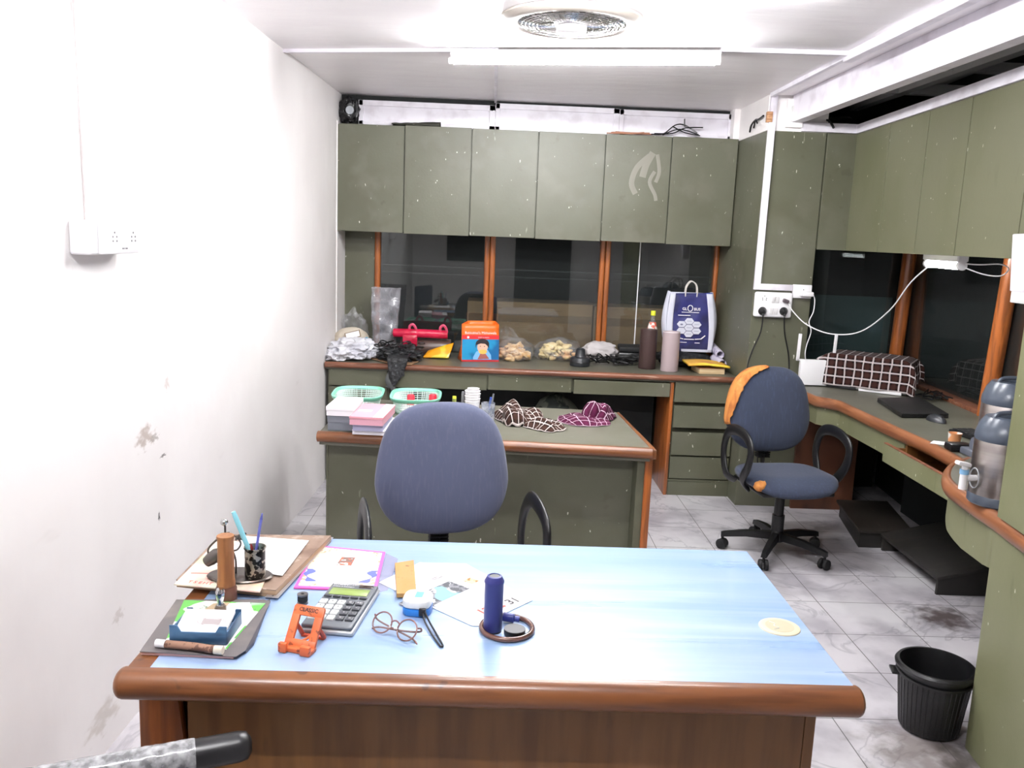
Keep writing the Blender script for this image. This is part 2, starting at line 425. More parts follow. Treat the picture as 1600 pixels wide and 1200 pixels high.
# ceiling: plaster up to the beam, higher dark cavity over the right cabinets
struct('ceiling', MB().box(-1.5, 1.80, -1.7, 6.02, 2.525, 2.65), m_ceil, angle=0)
struct('trim_1', MB().prism([(1.735, 5.28), (1.735, -1.7), (1.80, -1.7), (1.80, 5.28)], 2.37, 2.525, .002), m_white, angle=0)  # beam
struct('ceiling_cavity', MB().box(1.80, 3.5, -1.7, 7.8, 2.66, 2.9).box(1.78, 1.80, -1.7, 5.3, 2.52, 2.66), m_grey_cav, angle=0)
struct('trim_2', MB().box(2.3, 2.36, -1.7, 5.9, 2.54, 2.60, 0, 0), m_grey_cav, angle=0)
struct('trim_3', MB().box(1.8, 3.2, 4.55, 4.61, 2.56, 2.61).box(1.8, 3.2, 5.15, 5.2, 2.54, 2.6), m_grey_cav, angle=0)
# ceiling joint strips and cable trunking
struct('trim_4', MB().prism([(-1.11, 4.62), (-.01, 4.36), (-.01, 4.335), (-1.11, 4.595)], 2.508, 2.527, .002), m_white, angle=0)
struct('trim_5', MB().box(-.03, -.012, 4.36, 6.0, 2.510, 2.527, .002), m_white, angle=0)
struct('trim_6', MB().prism([(1.0, 4.13), (1.60, 4.09), (1.60, 4.06), (1.0, 4.10)], 2.506, 2.527, .002), m_white, angle=0)
struct('trim_7', MB().prism([(1.585, 5.24), (1.575, 4.1), (1.60, 4.1), (1.61, 5.24)], 2.503, 2.527, .002), m_white, angle=0)
struct('trim_8', MB().prism([(1.565, 4.12), (1.565, -1.7), (1.61, -1.7), (1.61, 4.12)], 2.485, 2.527, .004), m_white, angle=0)
# dark room behind the back windows
struct('wall_back', MB().box(-1.3, 3.5, 7.7, 7.8, 0, 2.9).box(-1.3, 1.6, 6.02, 6.1, 2.33, 2.9).box(-1.04, 1.59, 6.17, 6.19, 0, .69), m_dark, angle=0)
struct('ceiling_back', MB().box(-1.3, 1.96, 6.1, 7.8, 2.55, 2.65), m_dark, angle=0)
struct('wall_right', MB().box(3.3, 3.5, -1.7, 7.8, 0, 2.9), m_night, angle=0)
struct('wall_right_near', MB().prism([(2.50, 3.1), (2.50, -1.7), (3.3, -1.7), (3.3, 3.1)], 0, 2.8), m_wall, angle=0)
# column at the end of the back counter; green cladding with white head
struct('wall_column', MB().box(1.60, 1.96, 5.29, 6.4, 0, 2.32, .003), m_green, angle=0)
struct('wall_column_head', MB().box(1.598, 1.962, 5.292, 6.4, 2.32, 2.53, .002).box(1.70, 1.80, 5.26, 5.292, 2.34, 2.50, .002).box(1.56, 1.6, 5.9, 6.1, 2.3, 2.53), m_wall, angle=0)
single('vent_hole', 'small dark square opening in the white head of the column under the beam', 'vent', MB().box(1.725, 1.775, 5.245, 5.262, 2.375, 2.46), m_grey_cav, (1.75, 5.25, 2.37), angle=0)
single('wood_block', 'small bare wood block nailed to the column corner beside the trunking', 'block', MB().box(1.586, 1.618, 5.262, 5.292, 2.365, 2.425, .001), mat('bare_pine', sRGB(196, 150, 110), .7, layers=((sRGB(150, 104, 70), 40, .45, .6, (1, 1, 9), 3),)), (1.60, 5.28, 2.365))
# white framed panels over the back cabinets
fr = MB()
for x0, x1, zb in ((-.93, -.02, 2.492), (-.02, .81, 2.508), (.81, 1.585, 2.503)):
    fr.box(x0, x1, 5.985, 6.01, zb - .035, zb, .002).box(x0, x1, 5.985, 6.01, 2.335, 2.36, .002)
    fr.box(x0 + .001, x0 + .03, 5.985, 6.01, 2.335, zb, .002).box(x1 - .04, x1, 5.985, 6.01, 2.335, zb, .002)
    fr.box(x0 + .01, x1 - .01, 6.0, 6.02, 2.34, zb - .01)
struct('trim_9', fr, m_white, angle=0)
# back windows
def post(x0, x1, y, z0, z1, lean=0):
    c = MB()
    n = 10
    poly = [(x0, y + .05)] + [((x0 + x1) / 2 - (x1 - x0) / 2 * math.cos(PI * k / n), y - (x1 - x0) * .32 * math.sin(PI * k / n)) for k in range(n + 1)] + [(x1, y + .05)]
    c.prism(poly, z0, z1)
    return c
wn = struct('window_1', post(-.835, -.795, 6.16, .8, 1.65), m_wood_v)
struct('window_post', post(-.063, -.026, 6.16, .8, 1.65), m_wood_v, wn); struct('window_post', post(-.024, .013, 6.155, .8, 1.65), m_wood_v, wn)
struct('window_post', post(.755, .79, 6.16, .8, 1.65), m_wood_v, wn); struct('window_post', post(.792, .827, 6.155, .8, 1.65), m_wood_v, wn)
struct('window_post', post(1.57, 1.60, 6.16, .8, 1.65), m_wood_v, wn)
for x0, x1 in ((-.80, -.06), (.01, .76), (.82, 1.575)):
    struct('window_pane', MB().box(x0, x1, 6.185, 6.19, .8, 1.66), m_glass, wn, angle=0)
struct('window_rail', MB().box(-.8, 1.57, 6.24, 6.262, 1.395, 1.405).box(-.8, 1.57, 6.24, 6.262, 1.345, 1.353), m_black_matt, wn, angle=0)
struct('pane_edge', MB().box(1.035, 1.041, 6.175, 6.186, .8, 1.66), m_white_plastic, wn, angle=0)
struct('wall_back_side', MB().box(-1.06, -.835, 6.165, 6.22, .78, 1.66, .002), m_green, angle=0)
struct('wall_back_sill', MB().box(-1.06, 1.6, 6.19, 7.2, .70, .80), m_dark, angle=0)
struct('wall_back_lintel', MB().box(-1.06, 1.96, 6.165, 6.22, 1.66, 2.36), m_dark, angle=0)
struct('wall_left_return', MB().prism([(lw(5.87) - .02, 5.87), (-1.046, 5.872), (-1.046, 6.2), (lw(6.2) - .02, 6.2)], .78, 2.34), m_wall, angle=0)
# right windows: a corner pane facing the room, then panes along the right side
w2 = struct('window_2', MB().cyl((2.735, 5.73, .8), (2.755, 5.73, 1.66), .044, n=24), m_wood_v)
struct('window_pane', MB().box(1.96, 2.74, 5.80, 5.806, .8, 1.66), m_glass, w2, angle=0)
def rwx(y): return 2.73 - .085 * (5.38 - y)
struct('window_pane', MB().prism([(rwx(5.8) + .03, 5.8), (rwx(4.4) + .03, 4.4), (rwx(4.4) + .036, 4.4), (rwx(5.8) + .036, 5.8)], .8, 1.66), m_glass, w2, angle=0)
struct('window_pane', MB().prism([(rwx(4.4) + .03, 4.4), (rwx(3.1) + .03, 3.1), (rwx(3.1) + .036, 3.1), (rwx(4.4) + .036, 4.4)], .8, 1.66), m_glass, w2, angle=0)
struct('window_post', MB().cyl((rwx(4.42) - .01, 4.44, .8), (rwx(4.42) - .02, 4.36, 1.66), .042, n=24), m_wood_v, w2)
struct('window_sill', MB().prism([(rwx(5.7) - .04, 5.7), (rwx(3.1) - .04, 3.1), (rwx(3.1) + .05, 3.1), (rwx(5.7) + .05, 5.7)], .795, .825, .006), m_wood_edge, w2)
struct('teal_band', MB().box(1.97, 2.72, 5.83, 5.84, .8, 1.33), mat('teal_panel', sRGB(58, 78, 80), .4), w2, angle=0)  # plain teal panel behind the lower part of the corner pane
struct('wall_right_lintel', MB().prism([(rwx(5.9), 5.9), (rwx(3.1), 3.1), (rwx(3.1) + .1, 3.1), (rwx(5.9) + .1, 5.9)], 1.66, 2.8).box(1.96, 2.8, 5.85, 5.95, 1.66, 2.8), m_dark, angle=0)
struct('wall_right_base', MB().prism([(rwx(5.9), 5.9), (rwx(3.1), 3.1), (rwx(3.1) + .1, 3.1), (rwx(5.9) + .1, 5.9)], 0, .79), m_dark, angle=0)
struct('wall_corner_base', MB().box(1.96, 2.72, 5.82, 5.95, 0, .79), m_dark, angle=0)

# ---------------------------------------------------------------- lamps
def emit_mat(name, power, col=(.985, .99, 1)):
    mm = bpy.data.materials.new(name); mm.use_nodes = True
    b = mm.node_tree.nodes['Principled BSDF']; b.inputs['Base Color'].default_value = (.8, .8, .8, 1)
    b.inputs['Emission Color'].default_value = (*col, 1); b.inputs['Emission Strength'].default_value = power
    return mm
def tube_light(name, a, b, r, power, label, body_off, body_mat=m_white_plastic):
    a, b = Vector(a), Vector(b)
    t = thing(name, label, 'light', tuple((a + b) / 2))
    off = Vector(body_off)
    d = (b - a).normalized()
    MB().cyl(a, b, r, n=16).build('tube', emit_mat(name + '_glow', power), t, world=True)
    bb = MB()
    mt = frame_m((a + b) / 2 + off, d, off if abs(off.normalized().dot(d)) < .9 else (0, 0, 1))
    L = (b - a).length / 2 + .025
    q = bmesh.new(); bmesh.ops.create_cube(q, size=1); q.transform(Matrix.Diagonal((2 * L, .036, .05, 1)))
    bmesh.ops.bevel(q, geom=q.edges[:], offset=.004, segments=2, affect='EDGES')
    bb.take(q, mt)
    bb.build('housing', body_mat, t, world=True)
    for s in (-1, 1):
        p = (a + b) / 2 + d * (s * (L - .012))
        MB().cyl(p - d * .012, p + d * .012, r * 1.15, n=16).build('end_cap', body_mat, t, world=True)
    return t
tube_light('tube_light', (-.22, 4.33, 2.455), (.97, 4.08, 2.455), .014, TUBE_POWER, 'long bright ceiling tube light just behind the round ceiling fan', (.008, .034, .030))
tube_light('tube_light', (-.95, .9, 2.475), (.25, .9, 2.475), .014, TUBE_POWER_NEAR, 'ceiling tube light over the near end of the room', (0, -.034, .012))
tube_light('tube_light', (-.15, 2.95, 2.475), (1.05, 2.95, 2.475), .014, TUBE_POWER_MID, 'ceiling tube light on the near side of the round ceiling fan', (0, -.034, .012))
tube_light('tube_light', (2.20, 4.36, 1.590), (2.165, 4.00, 1.590), .019, SMALL_TUBE, 'short glowing tube light under the right wall cabinets', (0, 0, .034))
MBt = MB().tube([(2.165, 3.95, 1.60), (2.175, 3.85, 1.60), (2.185, 3.72, 1.607), (2.19, 3.66, 1.59), (2.185, 3.70, 1.558), (2.18, 3.82, 1.558), (2.165, 3.95, 1.580)], .0028)
single('lamp_cord', 'thin white cord looping from the near end of the short tube light', 'cord', MBt, m_white_plastic, (2.165, 3.9, 1.59))

# ceiling fan in a recessed ring
fx, fy = .285, 3.71
t = thing('ceiling_fan', 'round recessed ceiling fan with white ring and chrome grille', 'fan', (fx, fy, 2.525))
MB().lathe([(.20, -.001), (.29, -.003), (.292, -.012), (.27, -.024), (.235, -.030), (.222, -.024), (.215, -.004), (.20, -.001)], n=64).build('ring', mat('ivory_ring', sRGB(170, 162, 154), .5), t)
MB().lathe([(.0, -.055), (.055, -.055), (.062, -.050), (.064, -.012), (.0, -.012)], n=40).build('hub', m_white_plastic, t)
g = MB()
for k in range(9):
    r = .08 + k * .0155
    g.tube([(r * math.cos(a * PI / 16), r * math.sin(a * PI / 16), -.026 - .008 * math.sin(PI * k / 9)) for a in range(32)], .0018, n=6, closed=True, smooth=2)
for k in range(48):
    a = k * PI / 24
    g.tube([(.06 * math.cos(a), .06 * math.sin(a), -.03), (.14 * math.cos(a + .12), .14 * math.sin(a + .12), -.034), (.218 * math.cos(a + .2), .218 * math.sin(a + .2), -.02)], .0018, n=6, smooth=2)
g.build('grille', m_chrome, t)
for k in range(5):
    a = k * 2 * PI / 5 + .3
    b = MB().sheet(lambda u, v: ((.05 + .155 * u) * math.cos(a + (v - .5) * (.55 + .2 * u)), (.05 + .155 * u) * math.sin(a + (v - .5) * (.55 + .2 * u)), -.010 + (v - .5) * .014), 8, 6)
    b.build('blade', mat('fan_blade_grey', sRGB(176, 172, 172), .4), t, solid=.002)

# ---------------------------------------------------------------- wall cabinets
t = thing('wall_cabinet', 'long olive green wall cabinet with six doors over the back window', 'cabinet', (.3, 5.9, 1.632))
MB().box(-1.04, 1.598, 5.895, 6.15, 1.640, 2.325).build('body', m_dark_green, t, world=True, angle=0)
dx = [-1.046, -.607, -.167, .272, .715, 1.155, 1.597]
tops = [2.318, 2.328, 2.326, 2.326, 2.328, 2.330]
for i in range(6):
    MB().box(dx[i] + (.002 if i else .0), dx[i + 1] - .005, 5.872, 5.893, 1.632 - .003 * (i % 2), tops[i], .0015).build('door', m_green, t, world=True, angle=0)
sm = mat('white_smear', sRGB(126, 123, 112), .5)
smear = MB()
def crescent(pts, w):
    smear.tube(pts, w, n=8, smooth=5, rb=.0004, up=(0, 1, 0))
crescent([(1.01, 5.8717, 2.20), (.93, 5.8717, 2.12), (.90, 5.8717, 2.02), (.93, 5.8717, 1.95)], .018)
crescent([(1.03, 5.8717, 2.22), (.99, 5.8717, 2.14), (.97, 5.8717, 2.06)], .022)
crescent([(1.05, 5.8717, 2.1), (1.02, 5.8717, 2.03), (1.06, 5.8717, 1.95), (1.07, 5.8717, 1.91)], .012)
crescent([(1.06, 5.8717, 2.21), (1.08, 5.8717, 2.1), (1.06, 5.8717, 2.03)], .012)
smear.build('paint_smear', sm, t, world=True)
# right wall cabinets, front plane leans slightly inward towards the camera
def rcx(y): return 2.135 - .058 * (5.26 - y)
t = thing('wall_cabinet', 'olive green wall cabinet on the right above the dark windows', 'cabinet', (2.3, 4.3, 1.632))
MB().prism([(rcx(5.29) + .022, 5.29), (rcx(2.9) + .022, 2.9), (2.62, 2.9), (2.70, 5.78), (1.965, 5.78), (1.965, 5.29)], 1.640, 2.32).build('body', m_green, t, world=True, angle=0)
ys = [5.285, 4.765, 4.285, 3.86, 3.35, 2.9]
for i in range(5):
    y0, y1 = ys[i], ys[i + 1]
    MB().prism([(rcx(y0), y0 - .003), (rcx(y1), y1 + .003), (rcx(y1) + .02, y1 + .003), (rcx(y0) + .02, y0 - .003)], 1.634, 2.318, .0012).build('door', m_green_near, t, world=True, angle=0)
MB().box(1.962, rcx(5.285) + .02, 5.272, 5.289, 1.634, 2.318, .001).build('end_panel', m_green, t, world=True, angle=0)
MB().prism([(rcx(5.285) - .012, 5.28), (rcx(2.9) - .012, 2.9), (rcx(2.9) + .03, 2.9), (rcx(5.285) + .03, 5.28)], 2.32, 2.372, .003).box(1.80, 2.15, 5.268, 5.31, 2.322, 2.376, .003).build('top_trim', m_white, t, world=True, angle=0)

# ---------------------------------------------------------------- front desk
def blue_mat():
    mm = mat('pale_blue_laminate', sRGB(150, 172, 206), .27, layers=((sRGB(136, 164, 200), 3.0, .35, .65, (.35, 5, 1), 5), (sRGB(164, 184, 214), 4.0, .5, .75, (.3, 7, 1), 4, .8), (sRGB(120, 140, 180), 26, .74, .8, (1, 2, 1), 2, .4)), bump=(70, .02), rvar=(3.0, .27, .36, (.3, 4, 1)), spec=.8, coat=.25)
    return mm
t = thing('front_desk', 'near desk with pale blue laminate top and rounded brown wood edge', 'desk', (0, 2.0, 0))
MB().box(-.665, .775, 1.632, 2.405, .735, .7605, .002).build('top', blue_mat(), t, world=True, angle=0)
# bull-nosed front edge, profile swept along x
def edge_profile(y0, z0, z1, d, n=10):
    h = (z1 - z0) / 2; zc = (z0 + z1) / 2
    return [(y0, z1)] + [(y0 - (d - h) - h * math.sin(PI * k / n), zc + h * math.cos(PI * k / n)) for k in range(n + 1)] + [(y0, z0)]
pr = edge_profile(1.634, .700, .762, .040)
e = MB()
mt = Matrix(((0, 0, 1, 0), (1, 0, 0, 0), (0, 1, 0, 0), (0, 0, 0, 1)))
e.prism(pr, -.712, .778, mtx=mt)
for xx, sgn in ((-.712, -1), (.778, 1)):
    e.cyl((xx, 1.632, .731), (xx + sgn * .001, 1.632, .731), .0005, n=8)
t2 = bmesh.new(); bmesh.ops.create_uvsphere(t2, u_segments=24, v_segments=12, radius=.031)
t2.transform(Matrix.Translation((-.712, 1.628, .731)) @ Matrix.Diagonal((.62, 1.12, 1, 1))); e.take(t2)
t2 = bmesh.new(); bmesh.ops.create_uvsphere(t2, u_segments=24, v_segments=12, radius=.031)
t2.transform(Matrix.Translation((.778, 1.628, .731)) @ Matrix.Diagonal((.5, 1.12, 1, 1))); e.take(t2)
e.build('front_edge', m_wood, t, world=True, angle=50)
MB().prism([(-.712, 1.634), (-.664, 1.634), (-.664, 2.405), (-.712, 2.405)], .700, .760, .006).build('side_edge', m_wood, t, world=True)
MB().box(-.66, .772, 1.64, 2.40, .700, .735, 0).build('underside', m_wood_dark, t, world=True, angle=0)
MB().box(-.665, .71, 1.76, 1.78, .06, .70, 0).build('front_panel', m_wood_dark, t, world=True, angle=0)
MB().prism([(-.705, .70), (-.628, .70), (-.622, .66), (-.605, .50), (-.59, .25), (-.585, 0), (-.705, 0)], -1.70, -1.672, .004, mtx=Matrix(((1, 0, 0, 0), (0, 0, -1, 0), (0, 1, 0, 0), (0, 0, 0, 1)))).build('corner_post', m_wood_v, t, world=True)
MB().box(-.705, -.68, 1.695, 2.35, 0, .70).build('side_panel', m_wood_dark, t, world=True, angle=0)
MB().box(.692, .715, 1.662, 2.35, 0, .70, .002).build('side_panel', m_wood_dark, t, world=True, angle=0)
MB().box(-.60, .69, 1.662, 1.676, .08, .70).build('front_veneer', m_wood_dark, t, world=True, angle=0)
g = thing('cable_grommet', 'cream round cable cover set in the blue desk top near its right edge', 'grommet', (.707, 1.902, .7605))
MB().lathe([(0, .003), (.030, .003), (.040, .0045), (.047, .002), (.048, 0)], n=48).build('ring', mat('cream_plastic', sRGB(202, 192, 166), .5, spec=.3), g)
MB().lathe([(0, .004), (.033, .004), (.034, .0025)], n=40).build('lid', mat('cream_plastic_lid', sRGB(184, 174, 148), .5, spec=.3), g)
MB().tube([(-.018, .022, .0042), (-.008, .010, .0042), (-.014, 0, .0042), (-.006, -.012, .0042), (-.02, -.02, .0042)], .0009, n=6).build('slot', m_grey_cav, g)

# ---------------------------------------------------------------- middle desk
t = thing('middle_desk', 'olive green desk with brown wood edge behind the near blue chair', 'desk', (0, 4.0, 0))
topP = [(-.742, 3.745), (.712, 3.635), (.668, 4.40), (.60, 4.425), (-.72, 4.53)]
MB().prism(topP, .70, .760, .002).build('top', m_green_top, t, world=True, angle=0)
dv = (Vector((.712, 3.635, 0)) - Vector((-.742, 3.745, 0))).normalized()
E1 = MB()
mt = frame_m((-.742, 3.745, 0), dv, (0, 1, 0))
prf = edge_profile(0.004, .715, .762, .032)
E1.prism(prf, -.006, 1.465, mtx=mt @ Matrix(((0, 0, 1, 0), (1, 0, 0, 0), (0, 1, 0, 0), (0, 0, 0, 1))))
E1.build('front_edge', m_wood, t, world=True, angle=50)
MB().prism([(.712, 3.62), (.735, 3.61), (.685, 4.41), (.668, 4.40)], .715, .761, .006).build('side_edge', m_wood, t, world=True)
MB().prism([(-.722, 3.855), (.66, 3.752), (.66, 3.772), (-.722, 3.875)], 0, .715).build('front_panel', m_dark_green, t, world=True, angle=0)
MB().prism([(.664, 3.668), (.706, 3.662), (.672, 4.36), (.64, 4.36)], 0, .715, .002).build('side_panel', m_green, t, world=True, angle=0)
MB().prism([(.694, 3.648), (.728, 3.645), (.724, 3.70), (.700, 3.70)], 0, .716, .005).build('corner_strip', m_wood_v, t, world=True)
MB().prism([(-.733, 3.855), (-.722, 3.853), (-.70, 4.48), (-.72, 4.48)], 0, .715, .002).build('side_panel', m_green, t, world=True, angle=0)
MB().box(-.66, .63, 4.38, 4.40, .25, .70).build('back_panel', m_dark_green, t, world=True, angle=0)

# ---------------------------------------------------------------- back counter
t = thing('back_worktop', 'long green worktop with worn wood edge under the back window', 'worktop', (.27, 5.85, .74))
MB().prism([(-1.055, 5.515), (1.60, 5.455), (1.60, 6.165), (-1.045, 6.165)], .755, .800, .002).build('top', m_green_top, t, world=True, angle=0)
ev = Vector((1.60, 5.455, 0)) - Vector((-1.055, 5.515, 0))
MB().prism(edge_profile(.003, .765, .802, .028), 0, ev.length, mtx=frame_m((-1.055, 5.515, 0), ev, (0, 1, 0)) @ Matrix(((0, 0, 1, 0), (1, 0, 0, 0), (0, 1, 0, 0), (0, 0, 0, 1)))).build('front_edge', m_wood_edge, t, world=True, angle=50)
def cy(x): return 5.535 - .0226 * (x + 1.05)
def drawer(par, x0, x1, z0, z1, out=0, m=m_green, depth=.3):
    y = cy((x0 + x1) / 2) - out
    d = MB().box(x0 + .003, x1 - .003, y - .012, y + .006, z0 + .003, z1 - .003, .0015).build('drawer', m, par, world=True, angle=0)
    if out > .0:
        tr = MB().box(x0 + .02, x1 - .02, y + .006, y + depth, z0 + .01, z0 + .02).box(x0 + .02, x0 + .032, y + .006, y + depth, z0 + .01, z1 - .02).box(x1 - .032, x1 - .02, y + .006, y + depth, z0 + .01, z1 - .02)
        tr.build('tray', m_wood_dark, d, world=False, angle=0).location = -Vector(par.location)
    return d
p = thing('drawer_pedestal', 'green drawer unit under the left end of the back worktop', 'drawer unit', (-.85, 5.8, 0))
MB().box(-1.045, -.648, cy(-.85) + .02, 6.15, 0, .752).build('body', m_dark_green, p, world=True, angle=0)
for z0, z1 in ((.645, .755), (.48, .64), (.31, .475), (.10, .305)):
    drawer(p, -1.035, -.655, z0, z1)
p = thing('drawer_apron', 'row of three shallow green drawers hung under the back worktop', 'drawer unit', (.27, 5.75, .64))
MB().box(-.645, 1.172, cy(.3) + .012, 5.9, .66, .752).build('frame', m_dark_green, p, world=True, angle=0)
drawer(p, -.645, -.012, .648, .762); drawer(p, -.008, .537, .655, .760); drawer(p, .543, 1.170, .655, .750, .022)
MB().box(.56, 1.15, cy(.8) - .012, cy(.8) + .2, .735, .742).build('papers', m_wood_edge, p, world=True, angle=0)
p = thing('drawer_pedestal', 'green unit of five drawers beside the column, wood strip on its left', 'drawer unit', (1.39, 5.8, 0))
MB().box(1.195, 1.598, cy(1.4) + .035, 6.15, 0, .752).build('body', m_dark_green, p, world=True, angle=0)
for z0, z1, k in ((.622, .757, 0), (.455, .604, .008), (.272, .430, .010), (.112, .266, 0)):
    drawer(p, 1.200, 1.592, z0, z1, k)
MB().box(1.197, 1.60, cy(1.4) - .008, cy(1.4) + .01, 0, .092, .001).build('plinth', m_green, p, world=True, angle=0)
MB().box(1.197, 1.60, cy(1.4) - .004, cy(1.4) + .012, .094, .108, .001).build('rail', m_dark_green, p, world=True, angle=0)
MB().box(1.172, 1.194, cy(1.18) - .018, 5.9, 0, .752, .003).build('side_strip', m_wood_v, p, world=True)
# sack in the dark knee space
sk = MB().blob((.47, 5.75, .0), (.26, .14, .60), .10, 1.6, 3, 4, flat=0)
single('sack', 'crumpled grey printed sack standing in the knee space under the back worktop', 'sack', sk, mat('printed_sack', sRGB(92, 94, 84), .8, layers=((sRGB(40, 46, 42), 7, .48, .52, (1, 1, 1), 4), (sRGB(60, 110, 84), 3, .60, .66, (1, 1, 1), 2, .7))), (.47, 5.75, 0))
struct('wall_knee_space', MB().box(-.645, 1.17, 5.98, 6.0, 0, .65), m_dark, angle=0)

# ---------------------------------------------------------------- right counter
t = thing('right_counter', 'green counter with thick rounded wood edge along the right windows', 'counter', (2.3, 4.2, 0))
inner = [(1.86, 5.28), (1.889, 4.86), (1.978, 4.75), (1.985, 4.35), (1.995, 4.0), (2.005, 3.75), (2.0, 3.44)]
outer = [(2.30, 3.30), (2.49, 3.16), (rwx(3.16) - .03, 3.16), (rwx(5.7) - .03, 5.7), (2.68, 5.79), (1.965, 5.79), (1.965, 5.28)]
curve = [(1.99, 3.42), (1.935, 3.369), (1.871, 3.313), (1.797, 3.212), (1.736, 3.10), (1.704, 3.00), (1.682, 2.831), (1.668, 2.669), (1.640, 2.465), (1.62, 2.25), (1.61, 2.0)]
MB().prism(inner + outer, .765, .800, 0).build('top', m_green_top, t, world=True, angle=0)
MB().prism(curve + [(2.48, 2.0), (2.48, 3.14), (2.30, 3.30)], .785, .820, 0).build('rounded_end_top', m_green_top, t, world=True, angle=0)
m_wood_path = mat('counter_edge_wood', sRGB(142, 90, 58), .32, layers=((sRGB(112, 66, 40), 5, .42, .62, (3, .6, 8), 5, .8), (sRGB(172, 120, 88), 4, .55, .8, (3, .6, 5), 3, .6), (sRGB(70, 44, 30), 22, .68, .74, (1, 1, 1), 2, .6)), coat=.15)
def edge_bar(pts, z0=.740, z1=.803, d=.020, name='edge', mm=m_wood_path, sm=1):
    zc = (z0 + z1) / 2
    return MB().tube([(x, y, zc) for x, y in pts], d, n=14, smooth=sm, rb=(z1 - z0) / 2, up=(0, 0, 1)).build(name, mm, t, world=True, angle=60)
edge_bar([(1.86, 5.28), (1.889, 4.86), (1.960, 4.772)])
edge_bar([(1.955, 4.775), (1.980, 4.735), (1.985, 4.35), (1.995, 4.0), (2.005, 3.75), (1.99, 3.43)])
edge_bar(curve, z0=.760, z1=.823, d=.022, name='rounded_end_edge', sm=4)
# apron: fixed panels, and a drawer pulled a little open
ap = MB().prism([(1.872, 5.28), (1.905, 4.87), (1.992, 4.76), (2.000, 3.99), (2.018, 3.99), (2.010, 4.77), (1.923, 4.88), (1.89, 5.28)], .635, .762)
ap.build('apron', m_green_counter_lit, t, world=True, angle=0)
dr = MB().prism([(1.918, 4.03), (1.906, 3.38), (1.921, 3.38), (1.933, 4.03)], .640, .728, .002).build('drawer', m_green_counter_lit, t, world=True, angle=0)
MB().prism([(1.918, 4.03), (1.906, 3.38), (1.924, 3.38), (1.936, 4.03)], .7285, .732).build('drawer_edge', m_wood_edge, dr, world=False, angle=0).location = -Vector(t.location)
MB().box(1.935, 2.30, 3.40, 4.0, .640, .650).box(1.935, 2.30, 3.40, 3.415, .640, .715).box(1.935, 2.30, 3.985, 4.0, .640, .715).build('drawer_tray', m_wood_dark, dr, world=False, angle=0).location = -Vector(t.location)
MB().box(2.005, 2.06, 3.97, 4.03, .635, .762).build('apron_end', m_wood_dark, t, world=True, angle=0)
# curved body under the rounded end; its lower edge sweeps down to the floor
t3 = bmesh.new()
path = []
CV = [Vector((x, y, 0)) for x, y in [(1.915, 3.36), (1.84, 3.27), (1.775, 3.15), (1.735, 3.03), (1.705, 2.88), (1.675, 2.72), (1.655, 2.64), (1.640, 2.48), (1.625, 2.3), (1.61, 2.0)]]
bot = [.70, .615, .55, .555, .585, .0, .0, .0, .0]
# lower boundary traced on the panel: short near the drawer, deep towards the camera
def spl(a, u):
    n = len(a) - 1; i = min(int(u * n), n - 1); f = u * n - i
    p0, p1, p2, p3 = a[max(i - 1, 0)], a[i], a[i + 1], a[min(i + 2, n)]
    return .5 * ((2 * p1) + (p2 - p0) * f + (2 * p0 - 5 * p1 + 4 * p2 - p3) * f * f + (3 * p1 - p0 - 3 * p2 + p3) * f ** 3)
nn = 160
ringT, ringB, ringT2, ringB2 = [], [], [], []
for i in range(nn + 1):
    u = i / nn
    c = spl(CV, u)
    ynow = c.y
    ZB = [(2.64, .64), (2.72, .622), (2.92, .605), (3.11, .610), (3.22, .635), (3.30, .69), (3.40, .75)]
    if ynow < 2.645: zb = 0
    else:
        zb = .75
        for (ya, za), (yb, zb2) in zip(ZB, ZB[1:]):
            if ya <= ynow <= yb: zb = za + (zb2 - za) * (ynow - ya) / (yb - ya)
    ringT.append(t3.verts.new((c.x, c.y, .79))); ringB.append(t3.verts.new((c.x, c.y, zb)))
    ringT2.append(t3.verts.new((c.x + .02, c.y + .008, .79))); ringB2.append(t3.verts.new((c.x + .02, c.y + .008, zb)))
for i in range(nn):
    t3.faces.new((ringT[i], ringT[i + 1], ringB[i + 1], ringB[i])); t3.faces.new((ringT2[i + 1], ringT2[i], ringB2[i], ringB2[i + 1]))
    t3.faces.new((ringB[i], ringB[i + 1], ringB2[i + 1], ringB2[i])); t3.faces.new((ringT[i + 1], ringT[i], ringT2[i], ringT2[i + 1]))
t3.faces.new((ringT[0], ringB[0], ringB2[0], ringT2[0])); t3.faces.new((ringT[-1], ringT2[-1], ringB2[-1], ringB[-1]))
bmesh.ops.recalc_face_normals(t3, faces=t3.faces[:])
MB().take(t3).build('curved_side', m_green_counter_lit, t, world=True, angle=60)
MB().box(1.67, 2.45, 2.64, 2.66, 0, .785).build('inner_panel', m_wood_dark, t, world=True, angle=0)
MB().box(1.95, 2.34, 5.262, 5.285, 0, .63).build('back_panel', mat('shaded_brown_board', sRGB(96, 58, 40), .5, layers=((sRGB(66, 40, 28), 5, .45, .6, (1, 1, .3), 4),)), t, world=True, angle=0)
MB().prism([(2.66, 5.26), (2.62, 2.7), (2.64, 2.7), (2.68, 5.26)], 0, .765).build('wall_panel', m_night, t, world=True, angle=0)
